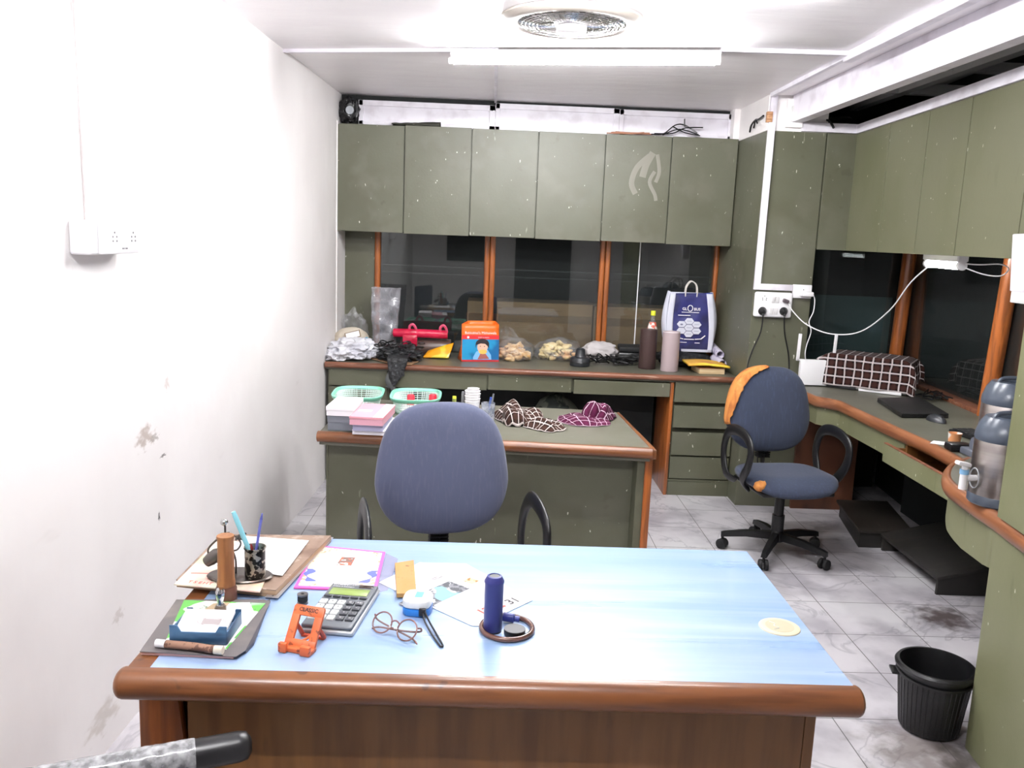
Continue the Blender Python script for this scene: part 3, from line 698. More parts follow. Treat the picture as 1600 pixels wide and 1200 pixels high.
# tall panel standing on the counter's near end
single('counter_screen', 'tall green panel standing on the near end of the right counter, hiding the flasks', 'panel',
       MB().prism([(1.637, 2.616), (1.616, 2.436), (1.60, 1.6), (1.62, 1.6), (1.636, 2.43), (1.657, 2.614)], .824, 1.9, .002), m_green_counter_lit, (1.63, 2.3, .824), angle=0)
b = thing('wall_box', 'blown-out white box at the right edge of the photo under the right cabinet', 'box', (2.0, 3.22, 1.5))
MB().box(1.968, 2.043, 3.16, 3.28, 1.515, 1.73, .004, ry=R(-5)).build('cover', m_white, b, world=True)
MB().box(1.978, 2.043, 3.17, 3.27, 1.47, 1.513, .003).build('socket', m_grey_cav, b, world=True)

# footrests in the knee space
def rx_wedge(x0, x1, y0, y1, h0, h1, open_front=True):
    return
m_foot = mat('dark_stained_board', sRGB(30, 28, 25), .6, layers=((sRGB(42, 38, 33), 6, .5, .7, (1, 5, 1), 4), (sRGB(22, 20, 18), 3, .4, .6, (1, 1, 1), 3)))
t = thing('footrest', 'dark sloping footrest under the right counter, nearer the bin', 'footrest', (2.42, 4.2, 0))
xm = Matrix(((1, 0, 0, 0), (0, 0, 1, 0), (0, 1, 0, 0), (0, 0, 0, 1)))
MB().prism([(2.21, .092), (2.60, .186), (2.60, .168), (2.21, .074)], 3.93, 4.56, .002, mtx=xm).build('top_board', m_foot, t, world=True)
MB().prism([(2.217, 0), (2.60, 0), (2.60, .168), (2.217, .075)], 3.935, 3.953, .001, mtx=xm).build('side_board', m_foot, t, world=True)
MB().prism([(2.217, 0), (2.60, 0), (2.60, .168), (2.217, .075)], 4.53, 4.55, .001, mtx=xm).build('side_board', m_foot, t, world=True)
t = thing('footrest', 'dark wooden footrest box further back, behind the sloping one', 'footrest', (2.28, 4.9, 0))
MB().prism([(2.10, 4.575), (2.39, 4.575), (2.50, 5.13), (2.21, 5.13)], 0, .085, .002).build('body', m_foot, t, world=True)
MB().prism([(2.09, 4.56), (2.40, 4.565), (2.51, 5.14), (2.19, 5.14)], .087, .105, .003).build('top_board', mat('scuffed_dark_board', sRGB(38, 33, 29), .5, layers=((sRGB(74, 64, 57), 7, .6, .75, (6, 1, 1), 4, .6),)), t, world=True)

# ---------------------------------------------------------------- office chairs
m_blue = mat('slate_blue_fabric', sRGB(84, 89, 112), .9, spec=.2, layers=((sRGB(77, 81, 102), 3, .4, .7, (1, 1, 1), 4), (sRGB(94, 97, 118), 120, .5, .7, (1, 1, .1), 2, .5), (sRGB(68, 72, 92), 2.2, .62, .8, (1, 1, 2), 3, .5)), bump=(260, .15, (1, 1, 1), .002), sheen=.2)
m_navy = mat('dark_blue_fabric', sRGB(50, 57, 74), .9, spec=.2, layers=((sRGB(46, 54, 72), 3, .4, .7, (1, 1, 1), 4), (sRGB(64, 72, 94), 100, .5, .7, (1, 1, .1), 2, .4)), bump=(240, .15, (1, 1, 1), .002), sheen=.15)
m_foam = mat('orange_foam', sRGB(196, 128, 62), .85, layers=((sRGB(168, 98, 44), 9, .45, .65, (3, 3, .6), 4), (sRGB(214, 156, 92), 18, .55, .75, (1, 1, 1), 3)), bump=(30, .5))
def backrest_shape(W, Hh, off=0):
    """half-width of the backrest outline at angle a; rounded, widest below the middle"""
    def f(a):
        c, s_ = math.cos(a), math.sin(a)
        n = 2.9
        r = (abs(c) ** n + abs(s_) ** n) ** (-1 / n)
        x, z = r * c, r * s_
        k = 1 - .13 * max(z, -.2) - .05 * max(-z, 0) ** 2
        return (W / 2 + off) * x * k, (Hh / 2 + off) * z
    return f
def cushion(f, th, n=56, m=9, crown=.012, curve=.05, W=.47, H=.48):
    """closed padded shell from an outline f(a): x across, z up, thickness along y (front is -y)"""
    t = bmesh.new()
    def pt(k, a, side):
        x, z = f(a); x *= k; z *= k
        e = math.sqrt(max(0, 1 - k ** 8))
        y0 = -curve * (1 - (2 * x / W) ** 2) * .35 + .02 * (z / H) 
        return (x, y0 + side * (th / 2 * e) - (crown * (1 - k * k) if side < 0 else 0), z)
    rings = []
    ks = [i / m for i in range(1, m)] + [.95, .985, 1.0]
    cF = t.verts.new(pt(0, 0, -1)); cB = t.verts.new(pt(0, 0, 1))
    F = [[t.verts.new(pt(k, 2 * PI * i / n, -1)) for i in range(n)] for k in ks]
    B = [[t.verts.new(pt(k, 2 * PI * i / n, 1)) for i in range(n)] for k in ks[:-1]] + [F[-1]]
    for G, c in ((F, cF), (B, cB)):
        for i in range(n):
            t.faces.new((c, G[0][i], G[0][(i + 1) % n]))
        for a, b in zip(G, G[1:]):
            for i in range(n):
                try: t.faces.new((a[i], a[(i + 1) % n], b[(i + 1) % n], b[i]))
                except ValueError: pass
    bmesh.ops.recalc_face_normals(t, faces=t.faces[:])
    return t
def office_chair(name, label, loc, rz, fab, zs=.44, zback=.82, W=.47, Hh=.475, base_rot=0, tilt=-6, torn=False, back_x=0, ya=.24, armz=.25, dax=.255, armw=.026):
    t = thing(name, label, 'chair', loc, rz)
    f = backrest_shape(W, Hh)
    b = MB().take(cushion(f, .075, W=W, H=Hh), Matrix.Translation((back_x, ya, zback)) @ Matrix.Rotation(R(tilt), 4, 'X'))
    br = b.build('backrest', fab, t, angle=70)
    sb = MB().take(cushion(backrest_shape(W * .93, Hh * .93), .03, W=W, H=Hh), Matrix.Translation((back_x, ya + .045, zback)) @ Matrix.Rotation(R(tilt), 4, 'X'))
    sb.build('back_shell', m_black, br, angle=70)
    # seat, waterfall front
    def seatf(a):
        c, s_ = math.cos(a), math.sin(a); n = 3.2
        r = (abs(c) ** n + abs(s_) ** n) ** (-1 / n)
        return .245 * r * c * (1 - .06 * r * s_), .225 * r * s_
    st = cushion(seatf, .075, crown=.0, curve=.0, W=.5, H=99)
    for v in st.verts:
        x, y, z = v.co
        v.co = (x, z, -y + (-.035 * max(0, (-z - .10) / .12) ** 2) + .012 * (abs(x) / .24) ** 2)
    s_ob = MB().take(st, Matrix.Translation((0, -.02, zs))).build('seat', fab, t, angle=70)
    MB().box(-.2, .2, -.2, .17, zs - .055, zs - .03, .01).build('seat_pan', m_black, t)
    # upright bracket with rubber bellows
    MB().tube([(0, .0, zs - .055), (0, .15, zs - .06), (0, .235, zs - .01), (0, .265, zs + .12), (back_x, ya + .065, zback - .05)], .028, n=10, rb=.008, up=(1, 0, 0)).build('back_bracket', m_black, t)
    bl = MB()
    for k in range(9):
        z = zs + .045 + k * .013
        bl.box(-.036, .036, .228, .278, z, z + .009, .002)
    bl.build('bellows', m_black_matt, t)
    # loop arms
    for sx in (-1, 1):
        X = sx * dax
        P = [(X * .82, .10, zs - .045), (X, .12, zs - .01), (X * 1.02, .165, zs + .10), (X * 1.02, .13, zs + .21), (X * 1.02, .04, zs + armz), (X * 1.02, -.09, zs + armz - .005), (X * 1.02, -.165, zs + armz - .055), (X * 1.02, -.15, zs + .10), (X, -.08, zs + .01), (X * .82, -.05, zs - .045)]
        MB().tube(P, armw, n=14, smooth=7, rb=.012, up=(sx, 0, 0.001)).build('armrest', m_black, t, angle=70)
    MB().cyl((0, 0, .10), (0, 0, zs - .05), .026, n=24).cyl((0, 0, .10), (0, 0, .22), .033, n=24).build('gas_lift', m_black, t)
    MB().box(-.07, .07, -.10, .08, zs - .085, zs - .052, .008).tube([(.05, 0, zs - .07), (.16, .0, zs - .075), (.2, 0, zs - .07)], .006).build('tilt_mechanism', m_black, t)
    MB().cyl((0, 0, .075), (0, 0, .135), .042, .034, n=24, bev=.004).build('base_hub', m_black, t)
    for k in range(5):
        a = base_rot + k * 2 * PI / 5
        c_, s2 = math.cos(a), math.sin(a)
        lg = bmesh.new()
        prof = [(.03, .022, .085, .125), (.16, .020, .085, .118), (.275, .017, .072, .098), (.292, .015, .068, .092)]
        rr = [[lg.verts.new((x, y, z)) for x, y, z in ((d, -w, z0), (d, w, z0), (d, w * .7, z1), (d, -w * .7, z1))] for d, w, z0, z1 in prof]
        for q1, q2 in zip(rr, rr[1:]):
            for i in range(4): lg.faces.new((q1[i], q1[(i + 1) % 4], q2[(i + 1) % 4], q2[i]))
        lg.faces.new(rr[0]); lg.faces.new(rr[-1][::-1])
        bmesh.ops.recalc_face_normals(lg, faces=lg.faces[:])
        L_ = MB().take(lg, Matrix.Rotation(a, 4, 'Z')).build('base_leg', m_black, t)
        cx, cy_ = .282 * c_, .282 * s2
        ca = a + 1.0 + k
        ux, uy = math.cos(ca), math.sin(ca)
        cm = MB()
        for sd in (-1, 1):
            cm.cyl((cx + ux * .006 * sd, cy_ + uy * .006 * sd, .028), (cx + ux * .024 * sd, cy_ + uy * .024 * sd, .028), .028, n=20, bev=.004)
        cm.cyl((cx, cy_, .04), (cx, cy_, .075), .007, n=10)
        cm.build('caster', m_black_matt, L_)
    if torn:
        # cover split open along the left of the back: a rim of bare foam
        pts = []
        ff = backrest_shape(W, Hh, .004)
        tb = bmesh.new(); n = 26
        rows = []
        for i in range(n + 1):
            a = R(96) + R(104) * i / n
            jag = .010 * noise.noise(Vector((i * .9, 0, 3)))
            wdt = .038 * math.sin(PI * min(1, max(0, i / n)) ** .8) + .012 + jag
            row = []
            for j in range(9):
                s1 = j / 8
                x, z = ff(a)
                kx = 1 - (wdt / .235) * s1 * 1.0
                xx, zz = x * kx, z * (1 - (wdt / .235) * s1 * .6)
                k = max(abs(xx / x) if abs(x) > .02 else kx, 0)
                e = math.sqrt(max(0, 1 - min(k, 1) ** 8))
                y0 = -.05 * (1 - (2 * xx / W) ** 2) * .35 + .02 * (zz / Hh)
                row.append(tb.verts.new((xx * 1.006, y0 - (.0375 * e) - .012 * (1 - k * k) - .006 + (.016 * (1 - s1) if j < 2 else 0) - .002, zz * 1.006)))
            rows.append(row)
        for i in range(n):
            for j in range(8):
                tb.faces.new((rows[i][j], rows[i + 1][j], rows[i + 1][j + 1], rows[i][j + 1]))
        MB().take(tb, Matrix.Translation((back_x, ya, zback)) @ Matrix.Rotation(R(tilt), 4, 'X')).build('bare_foam', m_foam, br, solid=.004)['label'] = 'orange foam showing through the torn cover of the backrest'
        # side patch visible on the edge
        MB().blob((-.200, -.168, zs + .002), (.040, .036, .030), .12, 2.5, 5, 3, rz=.5).build('bare_foam', m_foam, s_ob)['label'] = 'patch of orange foam at the torn front left corner of the seat'
    return t
office_chair('office_chair', 'slate blue fabric office chair with black loop arms behind the blue topped desk', (-.115, 2.90, 0), R(13), m_blue, zs=.425, zback=.795, W=.49, Hh=.485, base_rot=.4, ya=.20, back_x=.0, armz=.285, dax=.295, armw=.031)
office_chair('office_chair', 'dark blue office chair with torn cover and orange foam at the right counter', (1.585, 4.44, 0), R(8), m_navy, zs=.43, zback=.755, W=.485, Hh=.47, base_rot=math.atan2(4.507 - 4.44, 1.256 - 1.566) - R(8), torn=True, ya=.235, back_x=.0, armz=.25, dax=.265, armw=.030)

# near chair: only the end of one plastic-wrapped arm reaches into view
t = thing('visitor_chair', 'black armrest end wrapped in clear plastic at the lower left corner', 'chair', (-.731, 1.365, 0), R(22))
# local: +x runs along the arms
MB().box(-.26, .22, -.50, -.05, .42, .49, .03).build('seat', m_navy, t)
MB().box(-.32, -.26, -.50, -.05, .50, .95, .028).build('backrest', m_navy, t)
arm_r = MB(); 
for (yy, nm) in ((.0, 'armrest'), (-.55, 'armrest')):
    a = MB().lathe([(0, 0), (.014, .001), (.025, .009), (.028, .024), (.028, .12)], n=24, c=(.335, yy, .69), mtx=Matrix.Rotation(R(-90), 4, 'Y'))
    a.tube([(.22, yy, .69), (.0, yy, .692), (-.2, yy, .69)], .027, n=20, smooth=3)
    ar = a.build(nm, m_black, t, angle=60)
    w = MB().sheet(lambda u, v: (.235 - .42 * v, yy + (.0300 + .0022 * noise.noise(Vector((v * 30, math.cos(u * 2 * PI) * 2, math.sin(u * 2 * PI) * 2)))) * math.cos(u * 2 * PI), .690 + (.0300 + .0022 * noise.noise(Vector((v * 28, math.cos(u * 2 * PI) * 2.4, 5)))) * math.sin(u * 2 * PI)), 28, 60, closeu=True)
    w.build('plastic_wrap', film('wrap_film', (.8, .8, .82), .35, .12, 60, 1.5), ar, angle=60)
    MB().tube([(.10, yy, .67), (.12, yy - .0, .55), (.08, yy * .95, .43)], .016, n=12).build('arm_support', m_black, ar)
    MB().tube([(-.18, yy, .67), (-.2, yy, .55), (-.16, yy * .95, .43)], .016, n=12).build('arm_support', m_black, ar)
MB().cyl((-.02, -.275, .1), (-.02, -.275, .42), .028).build('gas_lift', m_black, t)
for k in range(5):
    a = k * 2 * PI / 5 + .6
    lg = MB().tube([(-.02, -.275, .10), (-.02 + .26 * math.cos(a), -.275 + .26 * math.sin(a), .07)], .018, n=8, smooth=1).build('base_leg', m_black, t)
    MB().cyl((-.02 + .26 * math.cos(a) - .02, -.275 + .26 * math.sin(a), .027), (.26 * math.cos(a), -.275 + .26 * math.sin(a), .027), .027, n=18).build('caster', m_black_matt, lg)

# ---------------------------------------------------------------- waste bin
t = thing('waste_bin', 'black ribbed plastic bin on the tiled floor beside the curved counter end', 'bin', (1.585, 2.758, 0))
MB().lathe([(0, .004), (.090, .004), (.097, .010), (.118, .21), (.119, .225), (.130, .225), (.132, .235), (.126, .243), (.117, .243), (.113, .225), (.092, .014), (0, .012)], n=56).build('body', m_black, t, angle=40)
rb_ = MB()
for k in range(40):
    a = k * 2 * PI / 40
    rb_.cyl((.0965 * math.cos(a), .0965 * math.sin(a), .012), (.1165 * math.cos(a), .1165 * math.sin(a), .195), .0022, n=6)
rb_.build('ribs', m_black, t)
MB().lathe([(.118, .196), (.125, .198), (.126, .206), (.119, .210)], n=56).build('lower_rim', m_black, t)
for a in (PI * .93, -.07):
    MB().box(-.012, .014, -.028, .028, .196, .206, .003).build('handle', m_black, t).matrix_local = Matrix.Rotation(a, 4, 'Z') @ Matrix.Translation((.131, 0, 0))

# ================================================================ things on the front desk
def prism_thing(name, label, cat, poly, z0, z1, m, base=None, **k):
    base = base or (sum(p[0] for p in poly) / len(poly), sum(p[1] for p in poly) / len(poly), z0)
    return single(name, label, cat, MB().prism(poly, z0, z1, k.pop('bev', 0)), m, base, **k)
DT = .7607
m_page = mat('aged_pages', sRGB(176, 148, 120), .85, layers=((sRGB(120, 92, 70), 4, .45, .6, (1, 1, 160), 3, .7),))
m_brown_cover = mat('brown_printed_cover', sRGB(140, 116, 100), .5, layers=((sRGB(176, 156, 140), 28, .55, .66, (1, 1, 1), 4, .7), (sRGB(92, 62, 46), 12, .5, .7, (1, 1, 1), 4, .6)))
P0 = [(-.752, 2.03), (-.497, 1.984), (-.436, 2.375), (-.745, 2.36)]
b = thing('directory', 'thick brown-covered directory lying at the back left of the blue desk', 'book', (-.61, 2.18, DT))
MB().prism(P0, DT + .001, .7785, .001).build('pages', m_page, b, world=True, angle=0)
MB().prism([(x * 1.001, y * 1.0) for x, y in P0], .7787, .781, .0005).build('cover', m_brown_cover, b, world=True, angle=0)
mg = thing('magazine', 'cream magazine with red lettering on the directory, left under the metal pen stand', 'magazine', (-.70, 2.1, .7815))
MB().prism([(-.745, 1.995), (-.53, 1.965), (-.56, 2.29), (-.735, 2.30)], .7815, .7845).build('pages', mat('cream_cover', sRGB(226, 214, 192), .5, layers=((sRGB(232, 190, 176), 9, .5, .62, (1, 1, 1), 2), (sRGB(206, 214, 160), 7, .62, .7, (1, 1, 1), 2))), mg, world=True, angle=0)
rd = MB()
for k in range(5):
    x = -.712 + k * .013
    rd.take(text_mb('TSEHT'[k], .018, frame_m((x, 2.012 - .002 * k, .7847), (1, -.12, 0), (.2, 1, 0)), .0004).bm)
rd.box(-.728, -.655, 2.064, 2.067, .7845, .7850)
rd.build('red_title', mat('red_print', sRGB(206, 84, 76), .6), mg, world=True, angle=0)
prism_thing('paper_sheet', 'blank white sheet of paper on the directory behind the metal pen cup', 'paper',
            [(-.50, 2.062), (-.487, 2.315), (-.668, 2.335), (-.690, 2.12)], .7853, .7865, m_paper, angle=0)
# ruler
ru = thing('steel_ruler', 'long steel ruler lying beside the pink booklet', 'ruler', (-.478, 2.17, .7815), 0)
rm = frame_m((-.505, 1.972, .7665), (1, -.13, 0), (.038, .415, .0))
Lr = .43
MB().box(-.0165, .0165, 0, Lr, 0, .0012).build('blade', mat('ruler_steel', sRGB(196, 196, 200), .35, .8), ru).matrix_local = Matrix.Translation(-Vector(ru.location)) @ rm
tk = MB()
for k in range(60):
    tk.box(-.0165, -.0165 + (.010 if k % 5 == 0 else .006), .015 + k * .0068, .0155 + k * .0068, .0012, .0015)
tk.cyl((.0, .010, .0011), (0, .010, .0015), .003, n=14)
for k in range(1, 11):
    tk.take(text_mb(str(k), .010, Matrix.Translation((.004, .02 + k * .034, .0014)) @ Matrix.Rotation(PI / 2, 4, 'Z'), .0003).bm)
tk.build('markings', mat('grey_print', sRGB(96, 96, 100), .6), ru, angle=0).matrix_local = Matrix.Translation(-Vector(ru.location)) @ rm
# pink booklet
PB = [(-.467, 2.04), (-.262, 2.036), (-.272, 2.300), (-.470, 2.335)]
pb = thing('booklet', 'white booklet with pink border and blue ornaments on the blue desk', 'booklet', (-.367, 2.18, DT))
MB().prism(PB, DT + .001, .7655, .0004).build('cover', mat('pink_border', sRGB(228, 92, 172), .5), pb, world=True, angle=0)
def inset(P, k):
    c = Vector((sum(p[0] for p in P) / 4, sum(p[1] for p in P) / 4))
    return [tuple(c + (Vector(p) - c) * k) for p in P]
MB().prism(inset(PB, .92), .7655, .7659).build('ornament_band', mat('peach_band', sRGB(240, 208, 176), .6, layers=((sRGB(214, 150, 120), 90, .55, .6, (1, 1, 1), 2), (sRGB(150, 150, 210), 60, .64, .7, (1, 1, 1), 2))), pb, world=True, angle=0)
c = Vector((-.367, 2.18))
ov = []
for k in range(40):
    a = k * 2 * PI / 40
    ov.append((c.x + .084 * math.copysign(abs(math.cos(a)) ** .55, math.cos(a)) - .02 * (math.sin(a) * .1), c.y + .118 * math.copysign(abs(math.sin(a)) ** .7, math.sin(a))))
MB().prism(ov, .7659, .7661).build('white_field', m_paper, pb, world=True, angle=0)
bo = MB()
for sx in (-1, 1):
    bo.prism([(c.x + sx * (.078 - .012 * math.sin(k * .9)) * (1 - .22 * (k / 9) ** 2), c.y - .02 - .009 * k) for k in range(10)] + [(c.x + sx * (.094 - .005 * math.sin(k * 1.3)) * (1 - .2 * (k / 9) ** 2), c.y - .02 - .009 * k) for k in range(9, -1, -1)], .7661, .7664)
bo.build('blue_scrolls', mat('blue_print', sRGB(96, 106, 190), .6), pb, world=True, angle=0)
MB().prism([(c.x - .022, c.y + .012), (c.x + .018, c.y + .010), (c.x + .020, c.y + .068), (c.x - .017, c.y + .070)], .7661, .7665).build('picture', mat('tiny_picture', sRGB(120, 92, 84), .6, layers=((sRGB(214, 96, 70), 50, .5, .55, (1, 1, 1), 2), (sRGB(240, 232, 224), 42, .56, .6, (1, 1, 1), 2))), pb, world=True, angle=0)
tx = MB()
tx.take(text_mb('GENERAL INFORMATION', .011, frame_m((c.x, c.y + .085, .7663), (1, -.06, 0), (0, 1, 0)), .0002).bm)
tx.take(text_mb('80', .010, frame_m((c.x - .01, c.y - .092, .7663), (1, -.03, 0), (0, 1, 0)), .0002).bm)
tx.build('print', mat('faint_print', sRGB(150, 124, 124), .6), pb, world=True, angle=0)
pf = MB().prism([(-.262, 2.03), (-.235, 2.05), (-.232, 2.26), (-.270, 2.30)], DT, .7615)
single('plastic_sleeve', 'clear plastic sleeve edge sticking out right of the pink booklet', 'sleeve', pf, film('sleeve_film', (.9, .88, .96), .2, .1, 0), (-.25, 2.16, DT), angle=0)
# calculator
ca = thing('calculator', 'grey desk calculator with green display and white number keys', 'calculator', (-.327, 1.917, DT), R(-7))
MB().box(-.062, .062, -.122, .122, .0005, .012, .005, segs=3).build('back_shell', mat('calc_silver', sRGB(176, 180, 184), .3, .3), ca)
MB().box(-.058, .058, -.118, .118, .012, .021, .004, segs=3).build('body', mat('calc_grey', sRGB(92, 96, 102), .4), ca)
MB().box(-.048, .046, .048, .086, .0205, .0222, .001).build('display', mat('lcd_green', sRGB(136, 156, 84), .3), ca)
MB().box(.014, .048, .096, .110, .0208, .0222, .0006).build('solar_cell', mat('solar_brown', sRGB(52, 40, 36), .2), ca)
lb = MB()
lb.take(text_mb('CITIZEN', .010, Matrix.Translation((-.034, .108, .0214)), .0004, .0002).bm).take(text_mb('CT-512W', .006, Matrix.Translation((-.002, .108, .0214)), .0004).bm).take(text_mb('CHECK & CORRECT', .006, Matrix.Translation((-.024, .096, .0214)), .0004).bm)
lb.build('lettering', m_paper, ca, angle=0)
mk_w, mk_d = mat('white_key', sRGB(226, 228, 228), .4), mat('dark_key', sRGB(60, 62, 68), .4)
glyph = [['%', 'MC', 'MR', 'M-', 'M+'], ['7', '8', '9', 'C', 'AC'], ['4', '5', '6', 'x', '÷'], ['1', '2', '3', '+', '-'], ['0', '00', '.', '=', '=']]
for r in range(5):
    for q in range(5):
        white = r > 0 and q < 3
        x, y = -.044 + q * .0215, .030 - r * .0275
        if r == 0: y = .034
        kk = MB().box(x - .0088, x + .0088, y - (.0045 if r == 0 else .0095), y + (.0045 if r == 0 else .0095), .020, .0255, .0015)
        ko = kk.build('key', mk_w if white else mk_d, ca)
        if r: text_mb(glyph[r][q], .009, Matrix.Translation((x, y, .0257)), .0003).build('key_symbol', mk_d if white else m_paper, ko, angle=0)
# phone stand
ps = thing('phone_stand', 'orange plastic phone stand with an open window, scribbled with dark marks', 'phone stand', (-.378, 1.745, DT), R(-17))
m_or = mat('orange_scribbled_plastic', sRGB(206, 98, 52), .4, layers=((sRGB(90, 42, 28), 70, .60, .64, (1, 1, 1), 3, .8), (sRGB(222, 116, 66), 8, .5, .7, (1, 1, 1), 2)))
tl = Matrix.Translation((0, -.02, .006)) @ Matrix.Rotation(R(-35) + PI / 2, 4, 'X')
back = bmesh.new()
fr_ = MB()
fr_.prism([(-.036, 0), (-.018, 0), (-.018, .085), (-.036, .085)], -.004, .004, .0012)
fr_.prism([(.018, 0), (.036, 0), (.036, .085), (.018, .085)], -.004, .004, .0012)
fr_.prism([(-.036, .066), (.036, .066), (.034, .088), (-.034, .088)], -.0042, .0042, .0012)
fr_.prism([(-.036, 0), (.036, 0), (.036, .016), (-.036, .016)], -.0042, .0042, .0012)
fr_.bm.transform(tl)
fr_.build('back_frame', m_or, ps)
lip = MB().box(-.037, .037, -.038, -.012, .0005, .010, .002).box(-.037, -.018, -.046, -.034, .0005, .022, .003).box(.014, .037, -.046, -.034, .0005, .022, .003)
lip.build('ledge', m_or, ps)
MB().tube([(-.024, .012, .042), (-.026, .03, .02), (-.026, .042, .004)], .005, n=8, smooth=1).tube([(.024, .012, .042), (.026, .03, .02), (.026, .042, .004)], .005, n=8, smooth=1).box(-.028, .028, .036, .044, .0005, .007, .001).build('rear_prop', mat('orange_plastic_dark', sRGB(186, 72, 44), .4), ps)
text_mb('CLASSIC', .012, tl @ Matrix.Translation((0, .078, .0045)), .0004, .0003).build('lettering', mat('dark_scribble', sRGB(60, 30, 24), .6), ps, angle=0)
MB().tube([(-.006, -.012, .012), (.004, .0, .016), (.010, .012, .02)], .003, n=6).build('hinge_pin', m_or, ps)
# bobbin
bb = thing('thread_bobbin', 'tiny dark metal bobbin behind the orange phone stand', 'bobbin', (-.427, 1.958, DT))
MB().lathe([(.004, .0005), (.013, .0005), (.013, .004), (.010, .005), (.010, .020), (.013, .021), (.013, .025), (.004, .025), (.004, .0005)], n=32).build('spool', mat('bobbin_metal', sRGB(120, 116, 116), .3, .9), bb)
MB().lathe([(.0102, .006), (.0122, .008), (.0122, .018), (.0102, .0195)], n=32).build('thread', m_black_matt, bb)
# papers and card holder at the near left
fo = [(-.703, 1.683), (-.502, 1.672), (-.490, 1.70), (-.500, 1.945), (-.52, 1.955), (-.72, 1.94)]
nb = thing('notebook', 'flat dark-covered notebook with pink page edges under the blue card holder', 'notebook', (-.61, 1.81, DT))
MB().prism(inset([(-.702, 1.684), (-.508, 1.676), (-.515, 1.94), (-.716, 1.935)], .99), DT + .001, .768).build('pages', mat('pink_page_edges', sRGB(222, 176, 168), .8), nb, world=True, angle=0)
MB().prism(fo, .7682, .7702, .0006).build('cover', mat('charcoal_cover', sRGB(98, 92, 92), .5, layers=((sRGB(120, 112, 108), 8, .5, .7, (1, 1, 1), 3),)), nb, world=True, angle=0)
MB().prism([(-.49, 1.70), (-.484, 1.74), (-.505, 1.96), (-.512, 1.95)], DT + .001, .7695).build('dark_spine', mat('spine_dark', sRGB(62, 60, 68), .5), nb, world=True, angle=0)
prism_thing('leaflet', 'green and white leaflet under the blue card holder', 'leaflet', [(-.665, 1.715), (-.53, 1.70), (-.508, 1.93), (-.70, 1.935)], .7704, .7716,
            mat('green_leaflet', sRGB(228, 232, 222), .5, layers=((sRGB(96, 178, 76), 7, .49, .51, (1, 1.6, 1), 1), (sRGB(158, 186, 160), 9, .56, .6, (1, 1, 1), 1), (sRGB(60, 110, 60), 60, .64, .67, (1, 1, 1), 1, .7))), angle=0)
prism_thing('note_sheet', 'crumpled white note lying over the green leaflet beside the card holder', 'paper', [(-.600, 1.73), (-.534, 1.695), (-.517, 1.87), (-.545, 1.93), (-.60, 1.92)], .7718, .7726, m_paper, angle=0)
prism_thing('kraft_card', 'small brown kraft card behind the blue card holder', 'card', [(-.648, 1.845), (-.595, 1.85), (-.59, 1.925), (-.625, 1.915)], .7728, .774, mat('kraft', sRGB(178, 156, 128), .7), angle=0)
m_bh = mat('marbled_blue_plastic', sRGB(72, 108, 142), .35, layers=((sRGB(38, 66, 96), 6, .42, .6, (1, 1, 4), 4), (sRGB(120, 156, 184), 12, .62, .76, (1, 1, 2), 3)))
ch = thing('card_holder', 'open marbled blue card holder filled with white visiting cards', 'card holder', (-.592, 1.765, .7745), R(-1))
hb = MB().box(-.060, .060, -.050, .050, .0005, .004, .001)
hb.prism([(-.060, 0), (.060, 0), (.060, .040), (.044, .040), (.036, .026), (.0, .026), (-.036, .026), (-.044, .040), (-.060, .040)], -.052, -.048, .0006, mtx=xm)
hb.prism([(-.060, 0), (.060, 0), (.060, .034), (.048, .034), (.042, .024), (-.042, .024), (-.048, .034), (-.060, .034)], .048, .052, .0006, mtx=xm)
hb.box(-.061, -.057, -.05, .05, 0, .028, .001).box(.057, .061, -.05, .05, 0, .028, .001)
hb.build('body', m_bh, ch)
for k in range(3):
    co = MB().box(-.053, .053, -.038, .036, -.0006, .0006).build('visiting_card', m_paper, None, angle=0)
    co.name = 'visiting_card'
    co.matrix_world = Matrix.Translation((-.592, 1.762 - .001 * k, .800 + k * .0028)) @ Matrix.Rotation(R(-1), 4, 'Z') @ Matrix.Rotation(R(14), 4, 'X')
    tag(co, ('lowest white visiting card in the marbled blue card holder', 'middle white visiting card in the marbled blue card holder', 'topmost visiting card in the marbled blue holder, with a grey printed oval')[k], 'card', 'visiting cards in the blue holder')
    if k == 2:
        MB().tube([(.030 * math.cos(a * PI / 12) * (1 if abs(math.cos(a * PI / 12)) < .7 else 1.0) + .014, .012 * math.sin(a * PI / 12) - .004, .0007) for a in range(24)], .001, n=6, closed=True, smooth=1, rb=.0002, up=(0, 0, 1)).box(-.006, .034, -.013, .005, .0006, .0008).build('grey_print', mat('grey_card_print', sRGB(160, 150, 150), .6), co, angle=0)
rl = thing('rolled_strip', 'roll of brown patterned leather with a white end in front of the card holder', 'roll', (-.604, 1.69, .771))
MB().tube([(-.655, 1.699, .780), (-.60, 1.692, .780), (-.548, 1.680, .780)], .0095, n=14, rb=.008, up=(0, 0, 1)).build('leather', mat('patterned_leather', sRGB(140, 104, 84), .5, layers=((sRGB(88, 56, 42), 46, .52, .58, (1, 1, 1), 3),)), rl, world=True)
MB().tube([(-.676, 1.702, .780), (-.655, 1.699, .780)], .0085, n=14, smooth=1).build('white_end', m_paper, rl, world=True)
MB().tube([(-.548, 1.680, .780), (-.530, 1.678, .780)], .009, n=14, smooth=1).build('cream_end', mat('cream_paper', sRGB(214, 204, 186), .7), rl, world=True)
kn = thing('hand_stamp', 'small steel-handled stamp standing behind the card holder', 'stamp', (-.594, 1.868, .7745))
MB().lathe([(0, .058), (.008, .057), (.0105, .050), (.009, .036), (.006, .024), (.0085, .018), (0, .018)], n=24).build('handle', m_chrome, kn)
